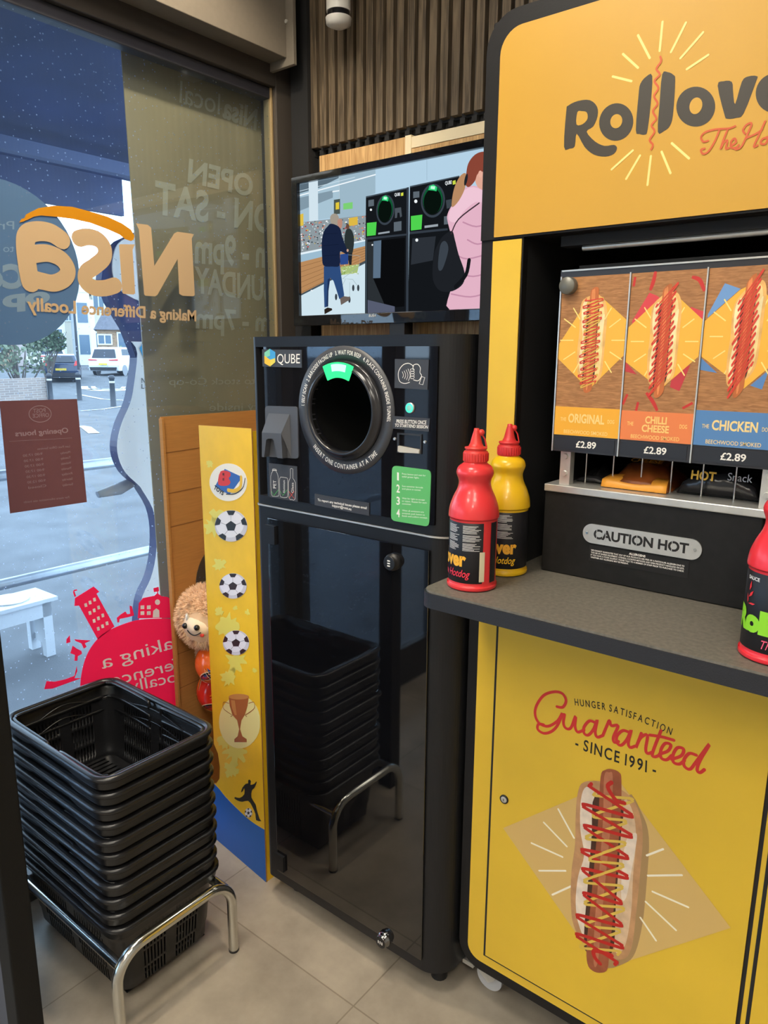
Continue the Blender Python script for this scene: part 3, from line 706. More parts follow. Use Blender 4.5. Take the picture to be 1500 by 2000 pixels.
# picture: thin flat layers lying on the screen
lay = [-.014]
s = MB()
clipx = (sx0+.0005, sx1-.0005)
def tp(pts, h, dl=.00008):
    lay[0] += dl
    P = [(max(clipx[0], min(clipx[1], a)), max(sz0+.0005, min(sz1-.0005, b))) for a, b in Tz(pts)]
    s.add([tf.p(a, b, lay[0]) for a, b in P], [tuple(range(len(P)))], scr(h))
def tr(pts, w_, h, dl=.00008, sm=4):
    lay[0] += dl; s.ribbon(tf, Tz(pts), w_, lay[0], scr(h), sm=sm)
lay[0] += .0001; s.add([tf.p(a, b, lay[0]) for a, b in ((sx0, sz0), (sx1, sz0), (sx1, sz1), (sx0, sz1))], [(0, 1, 2, 3)], scr('#b4d2e6'))
tp([(103, 378), (370, 312), (370, 600), (103, 640)], '#a8c4d4'); tp([(103, 378), (620, 275), (620, 330), (540, 350), (380, 330), (240, 400), (103, 440)], '#5c6f7c')
tp([(370, 312), (620, 275), (620, 440), (560, 460), (555, 620), (370, 640)], '#9db8c8'); tp([(103, 470), (330, 420), (330, 470), (103, 560)], '#8299a8')
tr([(105, 455), (620, 312)], .0035, '#f4fbff', sm=1); tr([(105, 425), (480, 330)], .0018, '#cfe2ee', sm=1); tr([(372, 318), (374, 480)], .001, '#d8e4ea', sm=1)
tp([(165, 362), (228, 350), (232, 790), (172, 800)], '#d2e4ee')
tp([(103, 640), (560, 590), (560, 780), (103, 850)], '#8e9aa0')
rs = random.Random(3)
for k in range(230):
    x_ = rs.uniform(105, 552); y_ = rs.uniform(640-.1*(x_-103), 830-.13*(x_-103)); w_ = rs.uniform(5, 12)
    tp([(x_, y_), (x_+w_, y_-1), (x_+w_, y_+w_*.8), (x_, y_+w_*.8)], rs.choice(['#e8eef2', '#b54646', '#dcbf4a', '#f0f4f6', '#5b6a70', '#4a3f42', '#c9d8dd', '#d88a70', '#3c4a52']), .00000002)
tp([(105, 585), (130, 578), (130, 660), (105, 665)], '#e0c04a'); tp([(440, 610), (500, 600), (500, 655), (440, 665)], '#ddb846')
tp([(338, 485), (380, 478), (380, 580), (338, 585)], '#4a5550'); tp([(350, 505), (374, 500), (374, 548), (350, 552)], '#e2c83c')
tp([(402, 510), (466, 500), (466, 545), (402, 552)], '#7ccf74'); tp([(328, 425), (376, 418), (376, 426), (328, 434)], '#eef6fa')
tp([(103, 850), (560, 760), (560, 805), (103, 912)], '#9cbcd0'); tp([(103, 848), (560, 756), (560, 766), (103, 862)], '#e4f2fa')
tp([(105, 912), (556, 800), (556, 905), (110, 1132)], '#b98a5c')
for k in range(6): tr([(106, 945+k*36), (556, 815+k*17)], .0009, '#6b4a2e', sm=1)
tp([(110, 1128), (556, 900), (556, 920), (110, 1142)], '#46525a')
tp([(110, 1140), (556, 918), (556, 1262), (108, 1280)], '#cfe4ee')
tr([(185, 1105), (195, 1108)], .004, '#e8f0f4', sm=1)
# customer behind and trolley
tp(smooth([(420, 700), (440, 680), (465, 700), (478, 760), (465, 855), (430, 860), (412, 770)], 3, True), '#2b3334'); tp(ell(434, 668, 12, 18), '#6a4a3c'); tp([(430, 855), (466, 850), (460, 930), (445, 930)], '#23262c')
for k in range(9): tr([(385+k*16, 950-k*3), (392+k*13, 1020)], .0007, '#e8f2f4', sm=1)
tp([(388, 945), (515, 925), (500, 985), (395, 1000)], '#a8c07a')
for k in range(30):
    x_ = rs.uniform(390, 500); y_ = rs.uniform(930, 990); tp([(x_, y_), (x_+9, y_-2), (x_+8, y_+7)], rs.choice(['#d8e4b0', '#7f9a48', '#eef4e0', '#b8cc6a']), .00000002)
tr([(383, 855), (520, 870), (515, 940), (400, 1025), (470, 1030), (500, 1070)], .0012, '#8fa4a8', sm=1); tr([(420, 1030), (360, 1150)], .0012, '#8fa4a8', sm=1); tr([(450, 1050), (450, 1170)], .0012, '#8fa4a8', sm=1)
for x_, y_ in ((474, 1088), (508, 1088), (357, 1150), (448, 1168)): tp(ell(x_, y_, 8, 22), '#39424a')
tp([(385, 860), (440, 850), (440, 925), (385, 930)], '#2c4a8c')
# man
tp(smooth([(318, 600), (340, 580), (370, 590), (376, 625), (365, 655), (335, 660), (320, 635)], 4, True), '#a39a8c'); tp(smooth([(368, 625), (395, 618), (400, 650), (392, 680), (372, 680)], 4, True), '#b98a78')
tp([(274, 940), (330, 930), (384, 935), (392, 1000), (412, 1130), (412, 1150), (380, 1165), (340, 1040), (318, 1020), (306, 1110), (304, 1215), (278, 1222), (274, 1100)], '#2e4c7c')
tp([(300, 1030), (318, 1020), (306, 1110), (304, 1215), (292, 1218)], '#1e3158')
tp(smooth([(318, 650), (350, 655), (385, 680), (400, 740), (430, 820), (444, 838), (430, 858), (395, 840), (384, 850), (382, 935), (330, 942), (272, 935), (262, 870), (260, 770), (275, 700), (300, 668)], 3, True), '#18233f')
tr([(275, 720), (370, 715)], .0008, '#0d1428', sm=1); tr([(268, 800), (375, 790)], .0008, '#0d1428', sm=1); tr([(268, 870), (375, 862)], .0008, '#0d1428', sm=1)
tp([(278, 1235), (300, 1222), (330, 1228), (332, 1240), (280, 1268)], '#2c241f'); tp([(385, 1160), (412, 1145), (455, 1150), (450, 1170), (392, 1205)], '#6d625c'); tp(ell(437, 832, 7, 10), '#caa08c')
# machines in the video
tr([(978, 205), (978, 350)], .0008, '#7c94a4', sm=1)
tp([(562, 462), (855, 400), (852, 1258), (556, 1268)], '#15181c'); tp([(862, 392), (1200, 320), (1200, 1245), (850, 1252)], '#14171b')
tp([(562, 462), (855, 400), (855, 408), (562, 472)], '#47525c'); tp([(862, 392), (1200, 320), (1200, 328), (862, 402)], '#47525c')
tp([(560, 744), (852, 716), (852, 728), (560, 760)], '#343c46'); tp([(858, 705), (1120, 680), (1120, 694), (858, 722)], '#343c46')
tp([(840, 402), (856, 399), (852, 1250), (836, 1252)], '#343c46'); tp([(558, 750), (572, 749), (570, 1265), (556, 1266)], '#39444c')
tp([(575, 775), (760, 755), (755, 1225), (575, 1262)], '#2b3034'); tp([(615, 770), (668, 762), (662, 1020), (612, 1022)], '#5c7186'); tp([(668, 762), (830, 745), (825, 1215), (700, 1225), (612, 1022), (662, 1020)], '#0b0c0e')
tp([(880, 750), (1040, 735), (1020, 900), (870, 930)], '#2c3138'); tp([(575, 1170), (760, 1215), (760, 1255), (575, 1264)], '#565c70')
for cx, cy, rx, ry in ((696, 555, 62, 104), (1021, 492, 82, 116)):
    tp(ell(cx, cy, rx, ry, 32, .08), '#39424c'); tp(ell(cx, cy, rx*.86, ry*.86, 32, .08), '#15181c'); tp(ell(cx, cy-6, rx*.82, ry*.84, 32, .08), '#0f5a34'); tp(ell(cx-2, cy+6, rx*.74, ry*.76, 32, .08), '#08120d')
    tp([(cx-rx*.38, cy-ry*.62), (cx-rx*.3, cy-ry*.86), (cx+rx*.05, cy-ry*.95), (cx+rx*.35, cy-ry*.8), (cx+rx*.3, cy-ry*.55), (cx, cy-ry*.6)], '#2fd27a'); tp([(cx-rx*.2, cy-ry*.7), (cx-rx*.15, cy-ry*.86), (cx+rx*.2, cy-ry*.84), (cx+rx*.15, cy-ry*.66)], '#c4ffe0')
for A, B, T in (((760, 462), (798, 458), (760, 442)), ((1105, 385), (1150, 377), (1105, 362))): lay[0] += .0001; s.text(tf, 'QUBE', *Tz([A, B, T]), lay[0], scr('#f0f6fa'), .02)
tp([(804, 440), (820, 436), (820, 458), (804, 461)], '#d8e04a'); tp([(1156, 358), (1176, 352), (1178, 378), (1158, 384)], '#c8d84a')
for P in ([(572, 645), (638, 638), (632, 728), (572, 735)], [(872, 598), (950, 588), (944, 688), (872, 697)]): tp(P, '#4fd24f')
for P in ([(582, 490), (620, 484), (620, 528), (582, 534)], [(888, 432), (930, 428), (930, 470), (888, 476)], [(756, 640), (808, 632), (808, 696), (756, 704)], [(1098, 600), (1135, 596), (1135, 652), (1098, 656)]): tp(P, '#5d6871')
for x_, y_, r_ in ((600, 555, 8), (906, 497, 12), (610, 795, 6), (913, 762, 11)): tp(ell(x_, y_, r_*.9, r_), '#eef4f6')
tp([(650, 712), (728, 700), (728, 712), (650, 724)], '#9aa4ac'); tp([(966, 664), (1058, 652), (1058, 668), (966, 680)], '#9aa4ac')
tp([(764, 545), (806, 538), (812, 600), (800, 608), (795, 575), (782, 575), (778, 610), (764, 612)], '#4c545c'); tp([(1112, 490), (1150, 482), (1150, 540), (1118, 548)], '#3d454c')
# woman in pink
tp(smooth([(1250, 400), (1330, 395), (1400, 440), (1425, 520), (1425, 1240), (1138, 1240), (1140, 1120), (1190, 960), (1160, 780), (1125, 640), (1122, 590), (1150, 530), (1200, 470)], 3, True), '#e3b3c6')
tp(smooth([(1150, 540), (1215, 440), (1300, 400), (1400, 450), (1400, 520), (1320, 500), (1230, 570), (1180, 640), (1130, 620)], 3, True), '#efc6d6')
for P in ([(1180, 860), (1260, 890), (1420, 850)], [(1210, 990), (1300, 1010), (1420, 980)], [(1260, 760), (1330, 790), (1420, 760)], [(1230, 640), (1320, 670), (1420, 640)], [(1150, 1130), (1280, 1150), (1400, 1120)]): tr(P, .004, '#c48fa8')
tp(smooth([(1310, 330), (1345, 290), (1400, 270), (1427, 300), (1427, 450), (1390, 430), (1330, 400)], 4, True), '#e0a894')
tp(smooth([(1250, 320), (1265, 240), (1310, 180), (1370, 158), (1427, 180), (1427, 270), (1380, 290), (1330, 310), (1310, 360), (1270, 400), (1245, 380)], 4, True), '#8a4536')
tp(smooth([(1180, 380), (1215, 320), (1250, 310), (1245, 400), (1210, 480), (1170, 530), (1152, 530), (1160, 450)], 4, True), '#b88a63'); tp(ell(1250, 350, 10, 42, 16, .2), '#20242a'); tp(ell(1348, 312, 14, 24), '#e8b09c')
tp(smooth([(1100, 730), (1155, 700), (1175, 760), (1200, 860), (1240, 980), (1230, 1060), (1160, 1110), (1080, 1110), (1035, 1060), (1022, 980), (1035, 850), (1070, 770)], 4, True), '#1e2126')
tp(smooth([(1075, 800), (1110, 770), (1130, 830), (1090, 960), (1060, 950)], 4, True), '#3b434c')
tr([(1150, 720), (1200, 620), (1340, 510)], .004, '#3a2c34'); tr([(1180, 1080), (1250, 1000), (1272, 900)], .012, '#14161a')
s.build('screen', tv)
print('tv layers', lay[0])
assert lay[0] < .002

# ================================================================== HOT DOG CABINET
CY = 1.35; cf = FY(CY)
hc = thing('hot_dog_cabinet', 'tall yellow and black hot dog stand with yellow header and counter', 'food stand', (-.2, 1.6, 0))
CX0, CX1 = -.817, .62
TRIM = mat('black_edge_trim', (.011, .010, .010), .5, spec=.25, bump=.05, bscale=350)
s = MB()
s.box((CX0, CY+.012, .118), (CX1, 1.94, 1.11), TRIM); s.build('base_body', hc, bevel=.006)
def rr_face(x0, z0, x1, z1, r): return rrect(x0, z0, x1, z1, r, 6)
s = MB(); s.prism(cf, rr_face(CX0, .108, CX1, 1.115, .06), -.012, .003, TRIM); s.build('base_frame', hc, bevel=.004, seg=3)
s = MB(); s.prism(cf, rr_face(CX0+.026, .135, CX1-.026, 1.108, .035), .0025, .0045, YEL); s.build('base_panel', hc)
# doors
def door(x0, x1, nm):
    s = MB(); s.fbox(cf, x0-.0075, .158, x1+.0075, 1.106, .0045, .0049, MATTBLK); s.fbox(cf, x0, .1655, x1, 1.106, .0049, .009, YEL); return s.build(nm, hc)
d1 = door(-.738, -.1865, 'cabinet_door'); d2 = door(-.163, .56, 'cabinet_door')
lk = cf.px(989, 1557)
s = MB(); s.lathe([(.0105, CY-.009), (.0105, CY-.012), (.008, CY-.0125), (.0, CY-.0125)], (lk[0], 0, lk[1]), BLACK, 24, 'y', caps=False); s.lathe([(.0075, CY-.0126), (0, CY-.0135)], (lk[0], 0, lk[1]), STEEL, 20, 'y', caps=False)
s.box((lk[0]-.0006, CY-.0142, lk[1]-.003), (lk[0]+.0006, CY-.0134, lk[1]+.003), BLACK); s.build('door_lock', d1)
# ---- print on the door
Dz = Zm(cf, 880, 1260, .41333); C = .0094
RED = ink('#d2302b'); BK = ink('#1d1a17')
s = MB(); Wd = .0062
for st in ([(512, 283), (540, 285), (555, 255), (538, 222), (500, 213), (450, 230), (415, 280), (410, 325), (430, 362), (470, 375), (515, 350), (538, 312), (515, 370), (485, 400), (450, 408), (422, 390), (425, 366), (450, 368)],
           [(548, 320), (543, 362), (555, 385), (578, 382), (600, 328), (597, 375), (610, 402), (640, 392)],
           [(692, 358), (665, 350), (640, 378), (640, 408), (660, 416), (685, 388), (702, 345), (692, 400), (702, 426), (728, 418)],
           [(728, 418), (748, 370), (760, 348), (768, 372), (800, 372), (778, 425), (782, 450), (802, 446)],
           [(852, 403), (822, 395), (795, 420), (795, 452), (815, 464), (842, 436), (862, 392), (848, 448), (856, 474), (880, 468)],
           [(910, 408), (884, 476), (905, 430), (938, 416), (930, 480), (938, 502), (962, 496)],
           [(1002, 395), (962, 500), (972, 518), (995, 510)], [(950, 416), (1005, 424), (1062, 440)],
           [(995, 505), (1035, 490), (1048, 462), (1022, 455), (1002, 485), (1002, 522), (1028, 532), (1052, 512)],
           [(1052, 530), (1098, 512), (1108, 482), (1080, 475), (1060, 505), (1060, 542), (1088, 552), (1112, 535)],
           [(1168, 510), (1135, 502), (1110, 532), (1112, 562), (1138, 576), (1165, 545), (1230, 458), (1185, 535), (1172, 578), (1185, 592), (1206, 578)]):
    s.ribbon(cf, Dz(st), Wd, C+.0002, RED, sm=5)
ar = 'HUNGER SATISFACTION'; P0 = smooth([(597, 276), (735, 298), (850, 333), (960, 375), (1058, 420)], 8)
def alongtext(s, fr, Zf, st, path, h, M, bold=.0, cfac=.6, gap=.12):
    gw = lambda ch: max(v[0] for v in text2d(ch, bold)[0])-min(v[0] for v in text2d(ch, bold)[0])
    adv = [(.25 if ch == ' ' else gw(ch)+gap) for ch in st]; tot = sum(adv); P = Zf(path)
    acc = [0]
    for i in range(len(P)-1): acc.append(acc[-1]+math.hypot(P[i+1][0]-P[i][0], P[i+1][1]-P[i][1]))
    def at(d):
        for i in range(len(P)-1):
            if d <= acc[i+1]: t = (d-acc[i])/(acc[i+1]-acc[i]); return (P[i][0]+(P[i+1][0]-P[i][0])*t, P[i][1]+(P[i+1][1]-P[i][1])*t)
        return P[-1]
    pos = 0
    for ch, a in zip(st, adv):
        if ch != ' ':
            A = at(acc[-1]*pos/tot); B = at(acc[-1]*(pos+a-gap)/tot); dx, dy = B[0]-A[0], B[1]-A[1]; q = math.hypot(dx, dy)
            s.text(fr, ch, A, B, (A[0]-dy/q*h, A[1]+dx/q*h), C+.0002, M, bold)
        pos += a
alongtext(s, cf, Dz, ar, P0, .0145, BK, .01, gap=.28)
alongtext(s, cf, Dz, '- SINCE 1991 -', smooth([(597, 474), (690, 508), (800, 546), (900, 580), (990, 608)], 6), .0245, BK, .015, gap=.2)
s.build('slogan', d1)
def hotdog(s, fr, Zf, tri, c, style=0, scale=1.0):
    """printed hot dog; tri = where (top, bottom, right edge) fall"""
    a0, b0, c0 = Vector((765, 578)), Vector((700, 1535)), Vector((915, 880))
    A, B, D = [Vector(p) for p in tri]
    Mx = Matrix(((b0.x-a0.x, c0.x-a0.x), (b0.y-a0.y, c0.y-a0.y))).inverted()
    def mp(p):
        k = Mx @ (Vector(p)-a0); q = A+(B-A)*k.x+(D-A)*k.y; return (q.x, q.y)
    def Z(pts): return Zf([mp(p) for p in pts])
    def layer(pts, h, dc, n=4): s.decal(fr, Z(smooth(pts, n, True)), c+dc, mat('photo_print_'+h, hexc(h), .45, noise=.16, nscale=38), .0001)
    bun = '#c08f62' if style == 0 else '#eab56a'; bun2 = '#d9b893' if style == 0 else '#f6d592'; crumb = '#e6d2bb' if style == 0 else '#f7e3ae'
    layer([(640, 637), (610, 690), (600, 800), (597, 930), (580, 1060), (577, 1200), (590, 1310), (640, 1400), (720, 1450), (815, 1472), (862, 1420), (885, 1250), (905, 1050), (916, 880), (892, 760), (840, 690), (740, 638)], bun, .0001)
    layer([(650, 660), (625, 720), (622, 860), (640, 980), (612, 1080), (600, 1200), (612, 1300), (645, 1360), (665, 1200), (680, 1000), (690, 820), (700, 690)], crumb, .0002)
    layer([(830, 720), (870, 780), (885, 900), (870, 1080), (862, 1240), (835, 1400), (790, 1440), (770, 1300), (785, 1080), (805, 880)], bun2, .0002)
    layer([(850, 890), (888, 880), (880, 960), (862, 1060), (838, 1180), (815, 1180), (820, 1020), (832, 940)], crumb, .0003)
    layer([(692, 700), (675, 900), (655, 1150), (640, 1350), (655, 1440), (770, 1440), (790, 1200), (812, 900), (818, 740)], '#4a2c1c', .0003)
    layer([(718, 612), (740, 580), (772, 576), (806, 592), (816, 630), (812, 800), (795, 1000), (778, 1250), (760, 1420), (750, 1515), (720, 1534), (680, 1525), (655, 1490), (652, 1400), (672, 1200), (690, 1000), (708, 800)], '#9c5434' if style == 0 else '#c06a34', .0004)
    layer([(735, 610), (758, 592), (775, 610), (768, 800), (745, 1050), (720, 1300), (705, 1480), (685, 1490), (690, 1300), (712, 1050), (730, 800)], '#b97350' if style == 0 else '#e08a4e', .0005)
    u = abs(Z([(700, 1000)])[0][0]-Z([(716, 1000)])[0][0])
    rk = random.Random(5); zig = []; zig2 = []
    n = 8 if style == 0 else 13
    for i in range(n):
        y = 650+i*(820/n); ax = 765-(y-578)*.068
        if style == 2: zig += [(ax-95+rk.uniform(-12, 12), y+30), (ax+95+rk.uniform(-10, 12), y-10+rk.uniform(-6, 6))]
        else: zig += [(ax-86+rk.uniform(-18, 12), y+rk.uniform(-8, 8)), (ax+84+rk.uniform(-14, 12), y+(128 if style == 0 else 66)+rk.uniform(-12, 12))]
        zig2 += [(ax-70+rk.uniform(-14, 14), y+42), (ax+78+rk.uniform(-10, 20), y+72)]
    def loops(P): return [q for i, (x, y) in enumerate(P) for q in (((x, y-9), (x-7, y), (x, y+9)) if i % 2 == 0 else ((x, y-9), (x+7, y), (x, y+9)))]
    zig = loops(zig); zig2 = loops(zig2)
    if style != 2: s.ribbon(fr, Z(zig2), u*.8, c+.0007, ink('#dcb84e'), sm=5)
    s.ribbon(fr, Z(zig), u*(1.05 if style == 0 else .75), c+.0008, ink('#c3261c' if style == 0 else '#d8402e'), sm=6)
    if style != 2: s.ribbon(fr, Z(zig2[12:27]), u*.7, c+.0009, ink('#dcb84e'), sm=5)
    if style == 0: s.ribbon(fr, Z([(770, 638), (752, 660), (790, 720), (830, 735)]), u*1.2, c+.0009, ink('#c3261c'), sm=5); s.ribbon(fr, Z([(715, 1490), (690, 1460), (688, 1430), (735, 1440), (770, 1452)]), u*1.3, c+.0009, ink('#c3261c'), sm=5)
s = MB()
s.decal(cf, Dz([(258, 855), (800, 625), (1330, 1322), (720, 1520)]), C+.0002, ink('#d7b169'), .0001)
for a, b in (((518, 765), (592, 900)), ((450, 828), (558, 940)), ((392, 925), (538, 990)), ((428, 1055), (552, 1055)), ((490, 1168), (578, 1128)), ((935, 982), (1012, 952)), ((940, 1077), (1100, 1074)), ((962, 1152), (1130, 1225)), ((930, 1200), (1072, 1333)), ((905, 1275), (978, 1382))):
    P = Dz([a, b]); s.ribbon(cf, [P[0], ((P[0][0]+P[1][0])/2, (P[0][1]+P[1][1])/2), P[1]], .0042, C+.0003, ink('#f4ead0'), sm=1)
s.decal(cf, Dz(smooth([(850, 700), (915, 790), (945, 900), (935, 1100), (915, 1300), (880, 1440), (830, 1490), (740, 1500), (800, 1300), (850, 1000)], 4, True)), C+.0003, ink('#a98657'), .0001)
hotdog(s, cf, Dz, ((765, 578), (700, 1535), (915, 880)), C+.0003)
s.build('hot_dog_print', d1)
# ---- side, recess, strip
s = MB()
s.box((CX0, CY+.012, 1.11), (CX0+.02, 1.94, 1.84), TRIM); s.box((CX0+.02, 1.9, 1.11), (CX1, 1.94, 1.84), MATTBLK); s.box((CX1-.02, CY+.02, 1.11), (CX1, 1.9, 1.84), TRIM)
s.fbox(cf, CX0, 1.11, -.7215, 1.832, -.018, .002, TRIM); s.fbox(cf, CX1-.09, 1.11, CX1, 1.832, -.018, .002, TRIM)
s.box((-.7335, CY+.018, 1.11), (-.7215, 1.9, 1.84), MATTBLK)
s.build('recess_walls', hc)
s = MB(); s.fbox(cf, -.789, 1.152, -.7245, 1.826, .002, .005, YEL); s.build('side_strip', hc, bevel=.001)
# ---- header
HZ0 = 1.829
hb = MB(); hb.box((CX0, CY+.014, HZ0), (CX1, 1.94, 2.42), TRIM); hdr = hb.build('header_box', hc, bevel=.005)
s = MB(); hp = [(CX0, HZ0), (CX1, HZ0)]+[(CX1-.06+.06*cos(t), 2.36+.06*sin(t)) for t in [pi/2*i/6 for i in range(7)]]
cp = cf.px(1005, 60)
HZ1 = 2.237
def hdr_outline(x0, x1, z0, z1, r): return [(x0, z0), (x1, z0)]+[(x1-r+r*cos(t), z1-r+r*sin(t)) for t in [pi/2*i/8 for i in range(9)]]+[(x0+r-r*sin(t), z1-r+r*cos(t)) for t in [pi/2*i/8 for i in range(9)]]
MB_h = MB(); MB_h.prism(cf, hdr_outline(CX0, CX1, HZ0, HZ1+.24*0, .065), -.014, .006, TRIM); MB_h.build('header_frame', hc, bevel=.004, seg=3)
hdr.scale = (1, 1, 1)
fc_ = MB(); fc_.prism(cf, hdr_outline(CX0+.032, CX1-.032, HZ0+.004, HZ1-.032, .045), .006, .009, YELH); face = fc_.build('header_face', hc, bevel=.001)
Hz = Zm(cf, 950, 0, .36667); C = .0094
s = MB(); CH = ink('#3b352b'); 
def hd(pts, M=CH, n=3, dc=0): s.decal(cf, Hz(smooth(pts, n, True)), C+dc, M, .0003)
hd([(425, 788), (437, 600), (447, 570), (500, 545), (562, 541), (600, 575), (603, 625), (580, 680), (545, 708), (590, 760), (640, 783), (690, 778), (706, 795), (690, 825), (645, 840), (585, 830), (535, 790), (492, 718), (482, 785), (455, 797)])
hd([(497, 605), (492, 670), (525, 668), (550, 640), (546, 606), (520, 600)], YELH, 3, .0005)
for cx, cy, rx, ry, ix, iy in ((702, 657, 90, 100, 31, 38), (1124, 576, 103, 106, 33, 45), (1540, 505, 98, 104, 33, 30)):
    s.decal(cf, Hz(ell(cx, cy, rx, ry, 36, .25)), C, CH, .0003); s.decal(cf, Hz(ell(cx+1, cy-4, ix, iy, 28, .3)), C+.0005, YELH, .0003)
hd([(806, 700), (820, 520), (830, 455), (862, 416), (893, 413), (885, 560), (868, 700), (855, 724), (825, 720)]); hd([(946, 405), (975, 393), (1006, 408), (1015, 440), (1003, 620), (985, 680), (955, 705), (923, 710), (932, 560)])
hd([(1240, 465), (1270, 442), (1315, 445), (1322, 500), (1333, 562), (1368, 445), (1400, 417), (1448, 415), (1443, 445), (1378, 612), (1340, 635), (1290, 640), (1275, 615)])
hd([(1660, 400), (1690, 390), (1720, 392), (1718, 420), (1750, 385), (1790, 375), (1780, 430), (1735, 450), (1722, 480), (1715, 560), (1660, 575)])
s.build('name_lettering', face)
s = MB(); RH = ink('#cf5a2a')
s.ribbon(cf, Hz([(937, 312), (940, 338), (916, 376), (934, 406), (906, 440), (926, 478), (903, 520), (922, 560), (897, 600), (915, 640), (890, 675), (906, 708), (880, 752), (897, 778), (888, 803)]), .0032, C+.0006, RH, sm=5)
for st in ([(1190, 757), (1165, 762), (1153, 738), (1175, 712), (1230, 697), (1300, 692), (1333, 680)], [(1250, 700), (1225, 760), (1190, 815), (1162, 826), (1152, 805), (1172, 798)], [(1292, 700), (1272, 750), (1255, 802), (1272, 768), (1292, 756), (1284, 798), (1300, 795)],
           [(1310, 785), (1337, 765), (1330, 745), (1312, 762), (1312, 792), (1335, 795), (1352, 780)], [(1335, 803), (1365, 790), (1395, 730), (1420, 668), (1395, 672), (1375, 700), (1385, 720)], [(1395, 742), (1440, 722), (1475, 700)], [(1492, 655), (1455, 735), (1432, 788), (1452, 782)],
           [(1500, 740), (1478, 748), (1468, 770), (1490, 775), (1505, 752), (1500, 738), (1530, 745)], [(1570, 650), (1545, 745), (1560, 765)], [(1545, 690), (1590, 680)]):
    s.ribbon(cf, Hz(st), .003, C+.0006, RH, sm=5)
s.build('script_lettering', face)
s = MB(); PY = ink('#fbe08a')
for a, b in (((818, 198), (880, 318)), ((738, 297), (818, 370)), ((684, 416), (783, 441)), ((948, 127), (933, 280)), ((1072, 132), (993, 287)), ((1163, 183), (1043, 320)), ((1190, 303), (1077, 378)), ((790, 808), (678, 908)), ((828, 835), (755, 958)), ((886, 838), (868, 990)), ((943, 815), (990, 928)), ((997, 770), (1088, 850))):
    P = Hz([a, b]); s.ribbon(cf, P, .0038, C, PY, sm=1)
s.build('ray_marks', face)
# bring the header box top down to its frame
for v in hdr.data.vertices:
    if v.co.z > 2.3: v.co.z = HZ1-.004
s = MB(); s.cyl((-.62, CY+.05, 1.806), (CX1-.05, CY+.05, 1.806), .006, .006, STEEL, 10); s.box((-.66, CY+.035, 1.81), (CX1-.05, CY+.07, HZ0), MATTBLK); s.build('lamp_rail', hc)
# ---- counter
CZ = 1.15
LAM = mat('grey_speckled_laminate', hexc('#6f6a60'), .5, noise=.22, nscale=120, bump=.25, bscale=500)
LAMD = mat('charcoal_rubber_edge', hexc('#232429'), .5, bump=.2, bscale=400)
CL = -.796; CFy = 1.115
pl2 = [(-.7215, 1.899), (-.7215, CY), (CL, CY)]+[(CL+.03-.03*cos(t), CFy+.03-.03*sin(t)) for t in [pi/2*i/6 for i in range(7)]]+[(CX1+.04, CFy), (CX1+.04, CY), (CX1-.03, CY), (CX1-.03, 1.899)]
pl2 = pl2[::-1]
s = MB(); s.prism(FZ, pl2, CZ-.034, CZ-.004, LAMD); s.build('counter_edge', hc, bevel=.006, seg=3)
s = MB(); cx_, cy_ = 0, 0
ins = [(x_+(.003 if x_ < -.73 else 0), y_+(.003 if y_ < 1.25 else 0)) for x_, y_ in pl2]
s.prism(FZ, ins, CZ-.005, CZ, LAM); s.build('counter_top', hc, bevel=.002)
# ---- castors
def castor(x, y):
    c = MB(); c.box((x-.04, y-.03, .096), (x+.04, y+.03, .108), STEEL)
    for dy in (-.021, .017): c.prism(Frame((x, y+dy, 0), (1, 0, 0), (0, 0, 1)), [(-.038, .098), (.036, .098), (.03, .045), (.012, .028), (-.012, .045)], -.002, .002, STEEL)
    k = c.build('castor_bracket', hc, bevel=.001)
    MB().cyl((x+.01, y-.013, .036), (x+.01, y+.011, .036), .036, .036, mat('castor_tyre', (.2, .2, .21), .45), 28, capM=mat('castor_hub', (.5, .5, .5), .35)).build('castor_wheel', k)
    MB().box((x-.062, y-.028, .05), (x-.03, y+.018, .062), STEEL).build('brake_lever', k)
for x_, y_ in ((-.80, 1.42), (.52, 1.42), (-.76, 1.87), (.52, 1.87)): castor(x_+.03, y_)

# ================================================================== FOOD WARMER
WY = 1.39; wf = FY(WY)
fw = thing('food_warmer', 'black and steel hot dog warmer with three priced posters on its front', 'food warmer', (-.49, 1.6, CZ))
wx0, wx1 = -.668, -.250
s = MB(); WB = mat('warmer_black', (.011, .0105, .010), .5, spec=.3, noise=.2, nscale=60)
s.box((wx0, WY, CZ+.001), (wx1, 1.86, 1.3248), WB); s.build('base_box', fw, bevel=.002)
s = MB(); s.box((wx0-.0, WY-.006, 1.3248), (wx1+.01, 1.86, 1.3405), STEEL); s.build('steel_shelf', fw, bevel=.002)
for x_ in (-0.6422, wx1-.012):
    s = MB(); s.box((x_, WY+.01, 1.3405), (x_+.022, WY+.03, 1.4193), STEEL)
    for z_ in (1.3637, 1.3989): s.cyl((x_+.011, WY+.01, z_), (x_+.011, WY+.006, z_), .006, .005, STEEL, 14)
    s.build('corner_bracket', fw)
s = MB(); s.box((-0.6459, WY+.03, 1.3405), (-0.6348, 1.86, 1.7761), WB); s.box((wx1-.012, WY+.03, 1.3405), (wx1+.0, 1.86, 1.7761), WB); s.box((-0.6459, 1.85, 1.3405), (wx1, 1.86, 1.7761), WB); s.box((-0.6459, WY+.03, 1.7622), (wx1, 1.86, 1.7761), WB); s.box((-0.6348, WY+.04, 1.4239), (wx1-.012, 1.85, 1.4295), WB)
s.build('hood', fw)
for k in range(7): MB().cyl((-0.6023+k*.058, WY+.05, 1.3410), (-0.6023+k*.058, WY+.05, 1.4239), .0018, .0018, CHROME, 8).build('wire_divider', fw)
wz = Zm(wf, 1040, 480, .30667); C = .0
